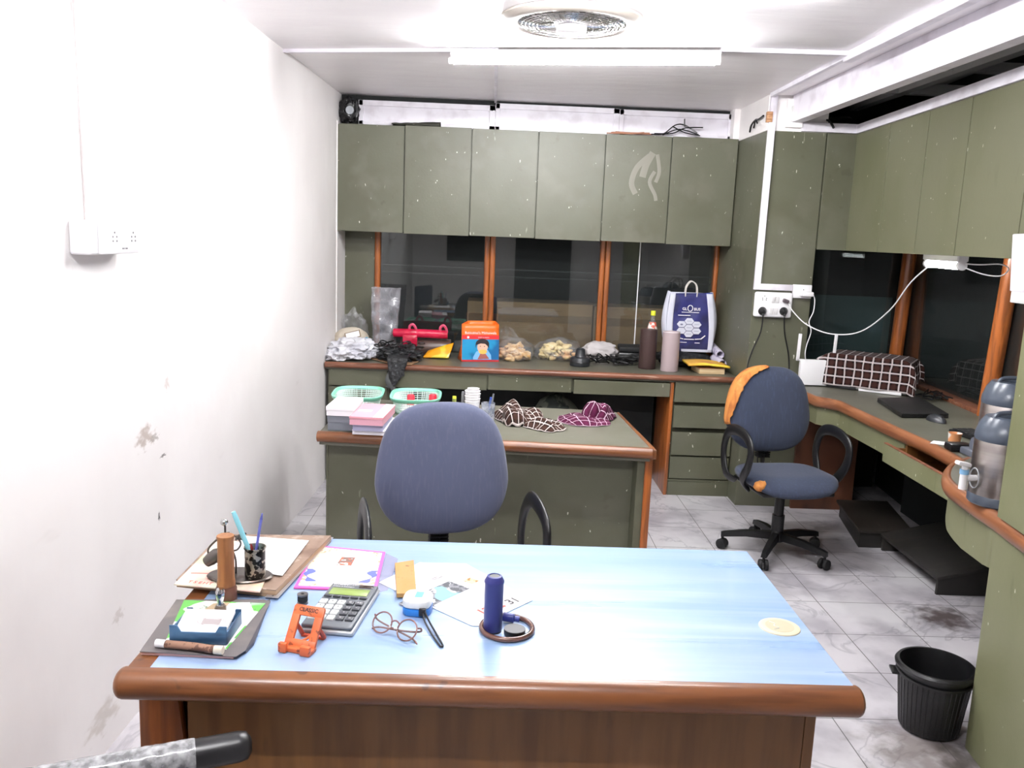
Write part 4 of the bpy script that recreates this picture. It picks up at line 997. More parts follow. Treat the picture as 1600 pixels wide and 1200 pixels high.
MB().lathe([(0, .018), (.010, .018), (.013, .012), (.013, .0006), (0, .0006)], n=24).build('base', mat('stamp_brown', sRGB(112, 96, 84), .4, .3), kn)
po = thing('wooden_baton', 'upright brown wooden cylinder standing on a dark wood foot', 'wooden cylinder', (-.607, 1.955, .7607))
MB().lathe([(0, .0), (.0235, .0), (.0245, .004), (.0245, .036), (.022, .042), (0, .042)], n=36).build('foot', mat('dark_red_wood', sRGB(92, 56, 44), .35), po)
MB().lathe([(.0, .042), (.0205, .042), (.0215, .050), (.0205, .056), (.0195, .06), (.0187, .155), (.0205, .162), (.0195, .166), (0, .166)], n=36).build('shaft', mat('turned_wood', sRGB(150, 98, 56), .45, layers=((sRGB(120, 74, 40), 10, .45, .65, (4, 4, .5), 3),)), po)
# metal figurine pen stand
sd = thing('pen_stand', 'oval metal pen stand with a wire drummer figure and a mottled metal cup', 'pen stand', (-.602, 2.05, .7868))
q = MB().lathe([(0, .0), (.084, .0), (.088, .002), (.084, .005), (0, .005)], n=56); q.bm.transform(Matrix.Diagonal((.92, .56, 1, 1)))
q.build('base', m_iron, sd)
cup = MB().lathe([(0, .006), (.0235, .006), (.025, .010), (.025, .078), (.0275, .080), (.0275, .083), (.025, .083), (.0235, .080), (.0235, .012), (0, .012)], n=40, c=(.041, -.012, 0))
cup.build('cup', mat('mottled_metal', sRGB(150, 146, 134), .3, .7, layers=((sRGB(24, 22, 22), 55, .47, .52, (1, 1, 1), 2), (sRGB(170, 90, 60), 4, .62, .7, (.5, .5, 3), 2, .6))), sd)
mi = MB()
mi.tube([(-.030, .006, .004), (-.030, .006, .05), (-.034, .006, .085), (-.036, .004, .105)], .0026)
mi.tube([(-.012, .006, .004), (-.012, .006, .04), (-.022, .006, .07), (-.034, .006, .092)], .0026)
mi.tube([(-.036, .004, .100), (-.058, .004, .090), (-.076, -.004, .068), (-.068, -.012, .045)], .0024)
mi.tube([(-.034, .004, .104), (-.012, .004, .102), (.004, -.004, .088), (-.002, -.012, .074), (-.016, -.012, .070)], .0024)
mi.tube([(-.036, .004, .10), (-.036, .004, .132)], .0026).cyl((-.046, .004, .104), (-.026, .004, .108), .005, n=12)
for k in range(5): mi.cyl((-.008 + .004 * k, -.004, .094 + .003 * (k % 2)), (-.006 + .005 * k, .004, .104 + .002 * k), .003, n=8)
fg = mi.build('figure', m_iron, sd)
MB().blob((-.038, .004, .137), (.0095, .0095, .0095), 0, 1, 0, 3).build('head', m_chrome, fg)
MB().lathe([(0, -.026), (.013, -.026), (.0165, -.010), (.017, .008), (.012, .020), (.009, .030), (0, .030)], n=28, c=(-.060, -.006, .052), mtx=Matrix.Rotation(R(52), 4, 'Y')).build('drum', mat('drum_metal', sRGB(110, 104, 100), .35, .8), fg)
def pen(nm, lab, a, b2, r, col, tip=None, tcol=None):
    A, B = Vector(a), Vector(b2); t_ = thing(nm, lab, 'pen', a)
    MB().cyl(A, A.lerp(B, .9), r, n=14).build('barrel', mat(nm + '_plastic', col, .35), t_, world=True)
    MB().cyl(A.lerp(B, .9), B, r, r * (tip or .5), n=14).build('tip', mat(nm + '_tip', tcol or col, .35), t_, world=True)
pen('marker_pen', 'thick pale turquoise pen leaning left in the mottled metal cup', (-.555, 2.040, .803), (-.610, 2.03, .960), .0062, sRGB(140, 204, 216), .8)
pen('ball_pen', 'thin purple pen leaning right in the mottled metal cup', (-.567, 2.035, .803), (-.543, 2.04, .955), .0035, sRGB(108, 112, 190), .4, sRGB(84, 88, 160))
pen('stub_pen', 'short dark red pen stub inside the mottled metal cup', (-.556, 2.026, .803), (-.566, 2.022, .882), .0035, sRGB(130, 40, 40), .5)
# newspaper with red and black print
NP = [(-.262, 2.094), (-.20, 2.03), (-.020, 1.862), (-.006, 1.861), (.127, 2.012), (.10, 2.045), (-.045, 2.238), (-.172, 2.236)]
ns = thing('newspaper', 'folded white newspaper with grey photos lying behind the blue cylinder', 'newspaper', (-.07, 2.04, DT))
MB().prism(NP, DT + .001, .7625).prism(inset([(-.20, 2.035), (-.006, 1.866), (.12, 2.01), (-.05, 2.232)], .995), .763, .7642).build('pages', m_paper, ns, world=True, angle=0)
ma = frame_m((-.045, 2.04, .7644), (.62, .78, 0), (-.78, .62, 0))
MB().take(MB().box(-.155, .03, .005, .075, 0, .0003).bm, ma).build('photo', mat('news_photo', sRGB(124, 124, 130), .7, layers=((sRGB(76, 78, 84), 60, .46, .52, (1, 1, 1), 3), (sRGB(214, 214, 216), 30, .55, .6, (1, 1, 1), 3), (sRGB(130, 180, 200), 16, .6, .63, (1, 1, 1), 1))), ns, world=True, angle=0)
nt = MB()
for k in range(22):
    x0 = random.uniform(-.12, .10); y0 = random.uniform(.085, .14)
    nt.box(x0, x0 + random.uniform(.01, .03), y0, y0 + .002, 0, .0003)
MB().take(nt.bm, ma).build('print', mat('news_text', sRGB(150, 146, 148), .7), ns, world=True, angle=0)
MB().take(MB().box(.055, .085, .018, .05, 0, .0003).bm, ma).build('yellow_note', mat('news_yellow', sRGB(222, 206, 150), .7, layers=((sRGB(150, 110, 60), 60, .55, .6, (1, 1, 1), 2),)), ns, world=True, angle=0)
mb_ = frame_m((.062, 1.985, .7644), (.75, .66, 0), (-.66, .75, 0))
MB().take(text_mb('31', .038, mb_ @ Matrix.Translation((.02, .0, .0002)), .0003, .0008).bm).build('date_figures', mat('news_black', sRGB(60, 56, 58), .7), ns, world=True, angle=0)
MB().take(text_mb('12', .036, mb_ @ Matrix.Translation((-.072, .0, .0002)), .0003, .0012).bm).take(text_mb('-', .05, mb_ @ Matrix.Translation((-.02, -.005, .0002)), .0003, .002).bm).build('red_figures', mat('news_red', sRGB(214, 84, 72), .7), ns, world=True, angle=0)
prism_thing('wood_block', 'thin rectangular bare wood block lying on the left corner of the newspaper', 'wood block', [(-.207, 1.998), (-.160, 2.004), (-.186, 2.222), (-.234, 2.196)], .7645, .7755,
            mat('light_board', sRGB(176, 134, 78), .6, layers=((sRGB(176, 130, 70), 10, .45, .65, (3, 1, 1), 4), (sRGB(130, 90, 50), 40, .66, .72, (1, 1, 1), 2))), bev=.001, angle=0)
# tape measure
tm = thing('tape_measure', 'white and blue tape measure with black wrist strap', 'tape measure', (-.150, 1.935, .7607), R(-6))
def dsh(w, d, n=22):
    return [(w * math.copysign(abs(math.cos(a)) ** .62, math.cos(a)), d * math.copysign(abs(math.sin(a)) ** .62, math.sin(a))) for a in [2 * PI * k / n for k in range(n)]]
MB().prism(dsh(.034, .037), .0006, .018, .003).build('base', mat('tape_blue', sRGB(38, 116, 196), .35), tm)
MB().prism(dsh(.0345, .0375), .0185, .040, .006, segs=3).build('case', mat('tape_white', sRGB(228, 228, 226), .3), tm)
MB().box(-.006, .012, -.012, .018, .040, .0408).build('badge', mat('tape_badge', sRGB(96, 170, 214), .4), tm)
MB().box(.010, .026, -.042, -.034, .006, .024, .001).build('tape_mouth', m_black, tm)
MB().tube([(.018, -.040, .015), (.030, -.070, .008), (.052, -.115, .004), (.080, -.168, .003), (.086, -.172, .003), (.087, -.166, .003), (.062, -.112, .004), (.040, -.070, .009), (.024, -.040, .018)], .0022, n=8).build('strap', m_black, tm)
# glasses: lens faces tipped back, folded temples underneath
gl = thing('eyeglasses', 'round brown-rimmed eyeglasses lying folded beside the calculator', 'glasses', (-.190, 1.80, .7607), R(-31))
m_rim = mat('brown_acetate', sRGB(128, 92, 86), .25, layers=((sRGB(98, 66, 60), 40, .5, .7, (1, 1, 1), 3),))
gm = Matrix.Translation((0, 0, .0245)) @ Matrix.Rotation(R(52), 4, 'X')
def gpt(x, y, z=0): return gm @ Vector((x, y, z))
for sx in (-1, 1):
    lz = MB().tube([gpt(sx * .034 + .0245 * math.cos(a * PI / 16), .0235 * math.sin(a * PI / 16)) for a in range(32)], .0018, n=10, closed=True, smooth=1)
    lz.build('rim', m_rim, gl)
    le = MB().prism([(sx * .034 + .0238 * math.cos(a * PI / 16), .0228 * math.sin(a * PI / 16)) for a in range(32)], -.0005, .0005, mtx=gm)
    le.build('lens', film('lens_glass', (.97, .98, .98), .0, .02, 0, 1.5), gl)
MB().tube([gpt(-.012, .006), gpt(-.006, .010, .002), (gpt(0, .0115, .003)), gpt(.006, .010, .002), gpt(.012, .006)], .0018, n=8).build('bridge', m_rim, gl)
MB().tube([gpt(.058, .010), gpt(.064, .012, -.004), gpt(.060, .006, -.010), gpt(.02, -.002, -.014), gpt(-.045, -.010, -.014), gpt(-.062, -.018, -.012)], .0022, n=8).build('temple', m_rim, gl)
MB().tube([gpt(-.058, .010), gpt(-.064, .012, -.006), gpt(-.058, .004, -.016), gpt(-.01, -.004, -.020), gpt(.045, -.012, -.018), gpt(.066, -.024, -.014)], .0022, n=8).build('temple', m_rim, gl)
MB().tube([gpt(-.010, -.004, .002), gpt(-.006, -.006, .008)], .0022, n=8, smooth=1).tube([gpt(.010, -.004, .002), gpt(.006, -.006, .008)], .0022, n=8, smooth=1).build('nose_pads', mat('clear_pad', sRGB(200, 190, 184), .3), gl)
# blue cylinder in a wooden ring, cap and knob
bt = thing('blue_cylinder', 'tall dark blue plastic cylinder with an open neck standing in the brown ring', 'cylinder', (.028, 1.842, DT))
MB().lathe([(0, .001), (.019, .001), (.0215, .006), (.0215, .115), (.0225, .117), (.0225, .121), (.0165, .132), (.0125, .133), (.0115, .131), (.0115, .09), (0, .09)], n=48).build('body', mat('navy_plastic', sRGB(48, 52, 116), .4), bt)
MB().lathe([(.0, .1315), (.0116, .1315)], n=32).lathe([(0, .0), (.0205, .0), (.0205, .006), (0, .006)], n=40).build('dark_bore', m_black, bt)
single('wooden_ring', 'dark brown round ring lying around the foot of the blue cylinder', 'ring', MB().tube([(.0605 + .0585 * math.cos(a * PI / 20), 1.848 + .062 * math.sin(a * PI / 20), DT + .0062) for a in range(40)], .0060, n=12, closed=True, smooth=1), mat('ring_wood', sRGB(96, 62, 52), .25, layers=((sRGB(70, 42, 34), 14, .5, .7, (1, 1, 1), 3),), coat=.3), (.0605, 1.848, DT))
sc_ = thing('steel_cap', 'black round cap with a grey steel top inside the brown ring', 'puck', (.0775, 1.825, DT))
MB().lathe([(0, .0005), (.0235, .0005), (.0245, .003), (.0245, .015), (0, .015)], n=40).build('body', m_black, sc_)
MB().lathe([(0, .0155), (.0235, .0155), (.0238, .0150)], n=40).build('disc', mat('worn_steel', sRGB(92, 92, 94), .55, .3), sc_)
bk = thing('blue_knob', 'small dark blue ribbed knob inside the brown ring behind the black puck', 'fitting', (.068, 1.885, DT))
MB().cyl((-.016, .004, .013), (.010, -.002, .012), .0105, n=20, bev=.002).cyl((.010, -.002, .012), (.022, -.004, .011), .007, n=16, bev=.001).build('body', mat('navy_knob', sRGB(40, 48, 120), .35), bk)

# ================================================================ things on the middle desk
m_mint = mat('mint_plastic', sRGB(134, 206, 180), .35)
m_mint_lit = mat('mint_lattice_lit', sRGB(206, 224, 216), .4)  # same mint plastic; overexposure on the lattice is painted in as a paler colour
def basket(label, loc, rz):
    t_ = thing('plastic_basket', label, 'basket', loc, rz)
    def rr(w, d, n=8, p=.55):
        return [(w * math.copysign(abs(math.cos(a)) ** p, math.cos(a)), d * math.copysign(abs(math.sin(a)) ** p, math.sin(a))) for a in [2 * PI * (k + .5) / 48 for k in range(48)]]
    z1 = .078
    o1, o2, i1 = rr(.128, .175), rr(.118, .163), rr(.100, .142)
    b_ = bmesh.new()
    def ring(P, z): return [b_.verts.new((x, y, z)) for x, y in P]
    R1, R2, R3 = ring(rr(.125, .172), z1 - .012), ring(o1, z1), ring(o2, z1 + .001)
    R4, R5 = ring(rr(.114, .158), z1 - .012), ring(rr(.116, .16), z1 - .02)
    for A, B in ((R1, R2), (R2, R3), (R3, R4), (R5, R1)):
        for k in range(48): b_.faces.new((A[k], A[(k + 1) % 48], B[(k + 1) % 48], B[k]))
    MB().take(b_).build('rim', m_mint, t_, angle=50)
    la = MB()
    top, bot_ = rr(.115, .159), i1
    for k in range(48):
        for s_ in (0, .5):
            a0 = Vector((*top[k], 0)).lerp(Vector((*top[(k + 1) % 48], 0)), s_); c0 = Vector((*bot_[k], 0)).lerp(Vector((*bot_[(k + 1) % 48], 0)), s_)
            la.tube([(a0.x, a0.y, z1 - .012), (c0.x, c0.y, .004)], .0016, n=4, smooth=1)
    for z in (.012, .022, .032, .042, .052, .060):
        f = z / (z1 - .01)
        la.tube([(bot_[k][0] + (top[k][0] - bot_[k][0]) * f, bot_[k][1] + (top[k][1] - bot_[k][1]) * f, z) for k in range(48)], .0016, n=4, closed=True, smooth=1)
    la.build('lattice_wall', m_mint_lit, t_, angle=0)
    MB().prism(i1, .001, .005).build('bottom', m_mint, t_, angle=0)
    MB().sheet(lambda u, v: ((u - .5) * .15, (v - .5) * .21, .012 + .008 * noise.noise(Vector((u * 4, v * 4, loc[0])))), 12, 12).build('paper_lining', m_paper, t_, solid=.001)
    return t_
basket('mint green lattice basket at the left wall end of the middle desk', (-.655, 4.30, .7615), R(3))
basket('mint green lattice basket holding red caps, right of the other one', (-.365, 4.29, .7615), R(2))
m_red = mat('red_plastic', sRGB(206, 40, 58), .35)
for (x, y, lab) in ((-.395, 4.33, 'red cap at the left in the right-hand mint basket'), (-.285, 4.36, 'red cap at the right in the right-hand mint basket')):
    rc = thing('red_cap', lab, 'stopper', (x, y, .7785))  # a round red cap
    MB().lathe([(0, .05), (.016, .05), (.020, .044), (.021, .0), (0, .0)], n=10).build('body', m_red, rc)
    MB().lathe([(.0, .0515), (.008, .0515), (.009, .0495)], n=16).build('button', mat('red_light', sRGB(226, 80, 92), .3), rc)
m_card = lambda n, c: mat(n, c, .6)
def lidbox(name, label, x0, x1, y0, y1, z0, z1, mb, ml, rz=0, zl=.45):
    t_ = thing(name, label, 'box', ((x0 + x1) / 2, (y0 + y1) / 2, z0), rz)
    w, d, h = (x1 - x0) / 2, (y1 - y0) / 2, z1 - z0
    MB().box(-w + .002, w - .002, -d + .002, d - .002, .0005, h * (1 - zl), .001).build('base', mb, t_, angle=0)
    MB().box(-w, w, -d, d, h * (1 - zl), h, .002).build('lid', ml, t_)
    return t_
wb = m_card('white_board', sRGB(236, 232, 236))
lidbox('card_box', 'grey card box at the left of the middle desk, under the white box', -.708, -.592, 3.765, 3.985, .7605, .828, m_card('grey_board', sRGB(116, 120, 130)), m_card('grey_board_lid', sRGB(124, 128, 138)), R(-2))
lidbox('card_box', 'white box with a lid on top of the grey card box', -.712, -.588, 3.755, 3.985, .829, .872, wb, m_card('white_board_lid', sRGB(244, 240, 244)), R(-2))
lidbox('card_box', 'flat white box at the bottom of the stack under the pink box', -.585, -.44, 3.70, 3.99, .7605, .781, wb, wb, R(-3), .1)
lidbox('card_box', 'lavender grey box in the middle of the stack under the pink box', -.583, -.448, 3.68, 3.97, .7815, .812, m_card('lavender_board', sRGB(176, 176, 206)), m_card('lavender_lid', sRGB(186, 186, 214)), R(-2), .2)
pkb = lidbox('card_box', 'pink and white box on top of the stack left of the near blue chair', -.588, -.44, 3.655, 3.95, .813, .852, m_card('pink_board', sRGB(216, 160, 176)), m_card('pink_lid', sRGB(226, 158, 170)), R(-4), .3)
MB().box(.03, .0735, -.147, .147, .0375, .0395).build('white_label', m_paper, pkb, angle=0)
MB().box(-.06, .0, -.04, .0, .0, .001).build('white_label', m_paper, None, angle=0)
_o = bpy.data.objects['white_label.001']; _o.parent = pkb; _o.location = (0, 0, .0392)
cu_ = thing('cup_stack', 'stack of white paper cups behind the near blue chair', 'cups', (-.078, 4.12, .7605))
for k in range(5):
    MB().lathe([(.030, .0), (.036, .085), (.0385, .087), (.036, .089), (.034, .087), (.029, .004), (0, .004)], n=28, c=(.002 * (k % 2), 0, .001 + .0125 * k)).build('cup', m_white_plastic, cu_)
MB().lathe([(.024, 0), (.028, .05), (.030, .052), (.027, .052), (.0, .048)], n=24, c=(.004, -.0, .098)).build('small_cup', m_white_plastic, cu_)
ph = thing('pen_pot', 'clear plastic pen pot with pens right of the white cups', 'pen pot', (.0, 4.085, .7605))
MB().lathe([(.030, .001), (.032, .088), (.0335, .088), (.0315, .001), (0, .001)], n=28).build('pot', film('pot_film', (.72, .78, .88), .3, .1, 30, 1.5), ph)
pen('blue_marker', 'blue and grey marker in the clear pen pot', (.0, 4.085, .765), (.012, 4.09, .875), .006, sRGB(90, 110, 160), .9, sRGB(60, 90, 190))
pen('grey_pen', 'slim grey pen in the clear pen pot', (.008, 4.075, .765), (.024, 4.075, .895), .0045, sRGB(120, 124, 130), .9)
pen('highlighter', 'yellow capped highlighter standing between the mint basket and the white cups', (-.165, 4.12, .7610), (-.165, 4.12, .868), .010, sRGB(150, 160, 90), .9, sRGB(222, 228, 70))
pen('glue_stick', 'short grey stick standing beside the yellow highlighter', (-.125, 4.16, .7610), (-.125, 4.16, .885), .008, sRGB(126, 126, 130), .8)
def heap(name, label, c, rz, m, layers_, cat='cloth'):
    """rumpled cloth: overlapping folded layers, each a sheet (cx, cy, rx, ry, h, z0, turn, uv turn, seed)"""
    hb_ = MB()
    for cx, cy_, rx_, ry_, h, z0, tr, seed in layers_:
        def f(u, v):
            a, b_ = u * 2 - 1, v * 2 - 1
            x = a * math.sqrt(1 - b_ * b_ / 2.6); y = b_ * math.sqrt(1 - a * a / 2.6)
            r = min(1, max(abs(x), abs(y), math.hypot(x, y) * .93)); an = math.atan2(y, x)
            edge = 1 + .12 * noise.noise(Vector((math.cos(an) * 1.4, math.sin(an) * 1.4, seed)))
            k = 1 - r ** 3
            fold = math.sin(x * 5.2 + 1.6 * math.sin(y * 2.1 + seed) + seed) * .5 + .5
            z = z0 * (1 - r ** 6) + h * k * (.62 + .38 * fold + .25 * noise.noise(Vector((x * 1.4, y * 1.4, seed + 4))))
            X = x * rx_ * edge + .20 * rx_ * k * math.sin(x * 5.2 + y + seed) * .5; Y_ = y * ry_ * edge + .016 * noise.noise(Vector((x * 2, y * 2, seed + 7)))
            q = Vector((X, Y_, max(.002, z + .004 * noise.noise(Vector((x * 5, y * 5, seed + 9))))))
            q = Matrix.Rotation(tr, 3, 'Z') @ q
            return (q.x + cx, q.y + cy_, q.z)
        hb_.sheet(f, 60, 60, uvs=(rx_ * 2 / .19, ry_ * 2 / .19))
    ob = hb_.build(name, m, None, solid=.002, angle=80)
    ob.location = c; ob.rotation_euler = (0, 0, rz)
    return tag(ob, label, cat)
m_pl1 = plaid('brown_check', sRGB(24, 16, 15), sRGB(60, 38, 30), sRGB(196, 186, 182), 6, .13)
m_pl2 = plaid('maroon_check', sRGB(52, 12, 34), sRGB(72, 18, 48), sRGB(192, 168, 182), 5, .10)
heap('checked_cloth', 'crumpled brown and white checked cloth on the middle desk', (.185, 4.08, .7615), 0, m_pl1,
     [(-.035, .07, .12, .16, .085, 0, R(20), 3), (.085, -.11, .085, .10, .045, 0, R(50), 5), (-.06, -.02, .06, .10, .03, .045, R(10), 8)])
heap('checked_cloth', 'crumpled maroon and white checked cloth at the right end of the middle desk', (.505, 4.17, .7615), 0, m_pl2,
     [(-.03, -.02, .13, .13, .030, 0, R(12), 2), (.045, .05, .085, .10, .055, .02, R(-30), 6), (.03, .03, .07, .06, .04, .055, R(40), 11)])

# ================================================================ things on the back worktop
CT = .801
# cardboard boxes behind the glass
m_cb = mat('cardboard', sRGB(158, 124, 92), .75, layers=((sRGB(140, 108, 80), 4, .4, .7, (1, 1, 1), 3), (sRGB(120, 90, 64), 20, .62, .7, (.3, 1, 4), 2, .5)))
m_tape = film('packing_tape', (.92, .88, .82), .12, .2, 4, 1.5, (.75, .66, .56))
for x0, x1, z1, lab in ((-.185, .005, 1.14, 'cardboard box behind the left window pane'), (.04, .775, 1.145, 'wide taped cardboard box behind the middle window pane'), (.785, 1.46, 1.135, 'cardboard box behind the right window pane')):
    t_ = thing('cardboard_box', lab, 'box', ((x0 + x1) / 2, 6.75, CT))
    MB().box(x0, x1, 6.6, 6.98, CT, z1, .004).build('body', m_cb, t_, world=True, angle=0)
    MB().box(x0 + .01, x1 - .01, 6.597, 6.60, (CT + z1) / 2 + .02, (CT + z1) / 2 + .08).build('tape', m_tape, t_, world=True, angle=0)
# crumpled white plastic and beige packet at the left
m_wpl = mat('white_crumpled_plastic', sRGB(232, 232, 238), .22, layers=((sRGB(206, 206, 216), 9, .45, .65, (1, 1, 1), 4),), bump=(26, .9), trans=.1)
single('plastic_sheet', 'crumpled shiny white plastic bag at the left end of the back worktop', 'plastic bag', MB().blob((-.90, 5.66, .865), (.155, .13, .075), .34, 2.6, 4, 5, flat=-.055).blob((-1.0, 5.60, .83), (.07, .08, .05), .4, 3, 9, 4, flat=-.025).blob((-.79, 5.70, .86), (.075, .06, .05), .4, 3, 11, 4, flat=-.045), m_wpl, (-.9, 5.66, CT))
bg = thing('beige_packet', 'beige packet with a small framed white label on the white plastic bag', 'packet', (-.94, 5.86, CT))
MB().blob((-.945, 5.87, .905), (.120, .07, .085), .09, 1.8, 5, 4, flat=-.1).build('body', mat('beige_wrap', sRGB(206, 196, 180), .5, layers=((sRGB(180, 168, 150), 8, .45, .65, (1, 1, 1), 3),), bump=(16, .5)), bg, world=True)
lm = frame_m((-.925, 5.792, .945), (1, .05, .28), (-.25, .35, 1))
MB().take(MB().box(-.052, .052, -.024, .024, 0, .002).bm, lm).build('label_frame', mat('bronze_frame', sRGB(120, 98, 66), .5), bg, world=True, angle=0)
MB().take(MB().box(-.046, .046, -.019, .019, .002, .003).bm, lm).build('label', m_paper, bg, world=True, angle=0)
cyb = MB()
for k in range(4): cyb.tube([(-.845, 5.80, .87 + k * .018), (-.83, 5.79, .87 + k * .018 + .004), (-.82, 5.80, .865 + k * .018)], .006)
cyb.build('blue_ties', mat('cyan_plastic', sRGB(70, 164, 200), .3), bg, world=True)
# upright clear plastic bag
def bagf(u, v):
    a = u * 2 * PI
    w = .098 * (1 - .25 * (1 - v) ** 2); d = .035 + .03 * (1 - v)
    x = w * math.copysign(abs(math.cos(a)) ** .7, math.cos(a)); y = d * math.sin(a)
    nz = noise.noise(Vector((x * 16, v * 5, 2 + y * 4)))
    return (-.742 + x + .015 * (v) + .008 * nz, 5.985 + y * (1 - .5 * v) + .024 * nz, CT + .002 + v * .455 + .006 * noise.noise(Vector((u * 9, 0, 0))) * v)
single('clear_bag', 'tall crinkled clear plastic bag standing against the green panel by the window', 'plastic bag', MB().sheet(bagf, 60, 40, closeu=True), film('crinkly_film', (.88, .88, .91), .28, .10, 16, 1.6, (.60, .60, .64)), (-.74, 5.985, CT), angle=75)
single('clear_wrap', 'limp clear plastic wrap behind the beige packet against the left wall', 'plastic wrap', MB().blob((-.955, 6.06, .93), (.085, .05, .15), .4, 2.2, 14, 4, flat=-.12), m_plastic_film, (-.93, 6.0, CT))
# cardboard sheet and black heap
prism_thing('cardboard_sheet', 'bent brown cardboard sheet under the black heap at the worktop edge', 'cardboard', [(-.815, 5.70), (-.62, 5.475), (-.50, 5.475), (-.465, 5.62), (-.50, 5.92), (-.76, 5.90)], .8035, .8075, m_cb, bev=.001, angle=0)
bp_ = thing('black_heap', 'heap of black mesh straps on the cardboard, hanging over the worktop edge', 'straps', (-.62, 5.70, .8085))
m_bm = mat('black_mesh', sRGB(24, 25, 28), .55, layers=((sRGB(50, 52, 56), 50, .58, .64, (1, 1, 1), 2),), bump=(60, .8))
MB().blob((-.60, 5.70, .835), (.135, .14, .062), .45, 3.2, 21, 5, flat=-.026).build('heap', m_bm, bp_, world=True)
rng = random.Random(5)
lo = MB()
for k in range(26):
    cx, cy2 = -.61 + rng.uniform(-.13, .15), 5.72 + rng.uniform(-.11, .12)
    r0 = rng.uniform(.016, .034); zz = .87 + rng.uniform(-.02, .035); tx_, ty_ = rng.uniform(-1, 1), rng.uniform(-1, 1)
    lo.tube([(cx + r0 * math.cos(a * PI / 5), cy2 + r0 * math.sin(a * PI / 5), zz + .4 * r0 * (tx_ * math.cos(a * PI / 5) + ty_ * math.sin(a * PI / 5))) for a in range(10)], .0045, n=6, closed=True, smooth=2)
tag(lo.build('loops', m_black, bp_, world=True), kind='stuff')
fl = MB().sheet(lambda u, v: (-.66 + .15 * u * (1 - .35 * v) + .02 * v + .008 * noise.noise(Vector((u * 3, v * 3, 1))), 5.60 - .145 * min(1, v * 2.2) - .008 * noise.noise(Vector((u * 5, v * 3, 7))), .862 - .035 * v - max(0, v - .42) * (.22 + .06 * math.sin(u * 5))), 16, 24)
fl.build('hanging_flap', m_bm, bp_, world=True, solid=.003, angle=80)
MB().tube([(-.628, 5.47, .76), (-.648, 5.455, .70), (-.620, 5.455, .665), (-.600, 5.455, .625)], .016, n=8, rb=.003, up=(0, 1, 0)).tube([(-.615, 5.47, .76), (-.625, 5.46, .71), (-.648, 5.458, .655)], .012, n=8, rb=.003, up=(0, 1, 0)).build('hanging_ribbon', mat('grey_ribbon', sRGB(70, 72, 72), .5), bp_, world=True)
# red polythene roll over a brown roll
rr_ = thing('red_bag_roll', 'shiny red polythene bag roll with loops lying over the brown roll', 'bag roll', (-.47, 5.90, CT))
MB().tube([(-.665, 5.92, .955), (-.56, 5.91, .958), (-.44, 5.92, .957), (-.295, 5.92, .955)], .030, n=18, smooth=4).box(-.60, -.50, 5.87, 5.89, .87, .95, .008).build('roll', mat('red_film', sRGB(206, 32, 72), .18, layers=((sRGB(236, 110, 140), 14, .6, .72, (.4, 1, 2), 2), (sRGB(170, 18, 52), 8, .5, .7, (1, 1, 1), 2)), bump=(30, .6)), rr_, world=True)
for x in (-.535, -.325):
    MB().tube([(x - .022, 5.91, .975), (x - .02, 5.90, 1.005), (x, 5.895, 1.02), (x + .018, 5.90, 1.0), (x + .024, 5.91, .972)], .009, n=8, rb=.004, up=(0, 1, 0)).build('loop', mat('pink_red_film', sRGB(214, 84, 116), .2), rr_, world=True)
single('brown_roll', 'dark brown cylinder lying under the red bag roll', 'roll', MB().cyl((-.62, 5.97, .860), (-.275, 5.97, .860), .057, n=32, bev=.004), mat('brown_tube', sRGB(84, 66, 60), .35), (-.45, 5.97, CT))
yp = thing('yellow_packet', 'yellow and orange snack packet leaning beside the orange carrier bag', 'packet', (-.36, 5.83, CT))
def pk(u, v):
    x = (u - .5) * .17; t_ = math.sin(PI * u) * math.sin(PI * v)
    return (-.365 + x + .03 * v, 5.80 + .07 * v, CT + .008 + .095 * v * (.35 + .65 * u) + .0 + .02 * t_)
MB().sheet(pk, 20, 14).build('wrapper', mat('yellow_wrapper', sRGB(236, 160, 30), .25, layers=((sRGB(216, 196, 60), 9, .5, .56, (1, 1, 1), 1), (sRGB(240, 214, 150), 18, .64, .68, (1, 1, 1), 1)), bump=(20, .5)), yp, world=True, solid=.014, angle=70)
# orange carrier bag with a printed picture
ob_ = thing('carrier_bag', 'orange carrier bag with a blue picture of a child eating', 'bag', (-.080, 5.83, CT), R(12))
# local: front face along +x, from x=-.13 to .12 at y=-.07
m_ob = mat('orange_bag', sRGB(238, 112, 36), .35, layers=((sRGB(220, 90, 24), 6, .5, .7, (1, 1, 2), 3),), bump=(14, .4))
W0, W1, D0, D1, HB = -.128, .128, -.075, .075, .250
def quad(a, b_, c_, d_, nu=8, nv=8, amp=.004, seed=0):
    a, b_, c_, d_ = map(Vector, (a, b_, c_, d_))
    def f(u, v):
        p = a.lerp(b_, u).lerp(d_.lerp(c_, u), v); s_ = math.sin(PI * u) * math.sin(PI * v)
        n_ = (b_ - a).cross(d_ - a).normalized()
        return p + n_ * (amp * noise.noise(Vector((u * 4 + seed, v * 4, 0))) * s_ * 2)
    return MB().sheet(f, nu, nv)
qd = MB()
for args in (((W0, D0, 0), (W1, D0, 0), (W1 - .004, D0 + .02, HB), (W0, D0 + .02, HB)), ((W0, D1, 0), (W1, D1, 0), (W1 - .006, D1 - .02, HB + .012), (W0 + .06, D1 - .03, HB + .012)),
             ((W0, D0, 0), (W0 + .0, D1, 0), (W0 + .06, D1 - .03, HB + .012), (W0, D0 + .02, HB)), ((W1, D0, 0), (W1, D1, 0), (W1 - .006, D1 - .02, HB + .012), (W1 - .004, D0 + .02, HB)), ((W0, D0, .001), (W1, D0, .001), (W1, D1, .001), (W0, D1, .001))):
    qd.take(quad(*args, seed=len(qd.bm.verts)).bm)
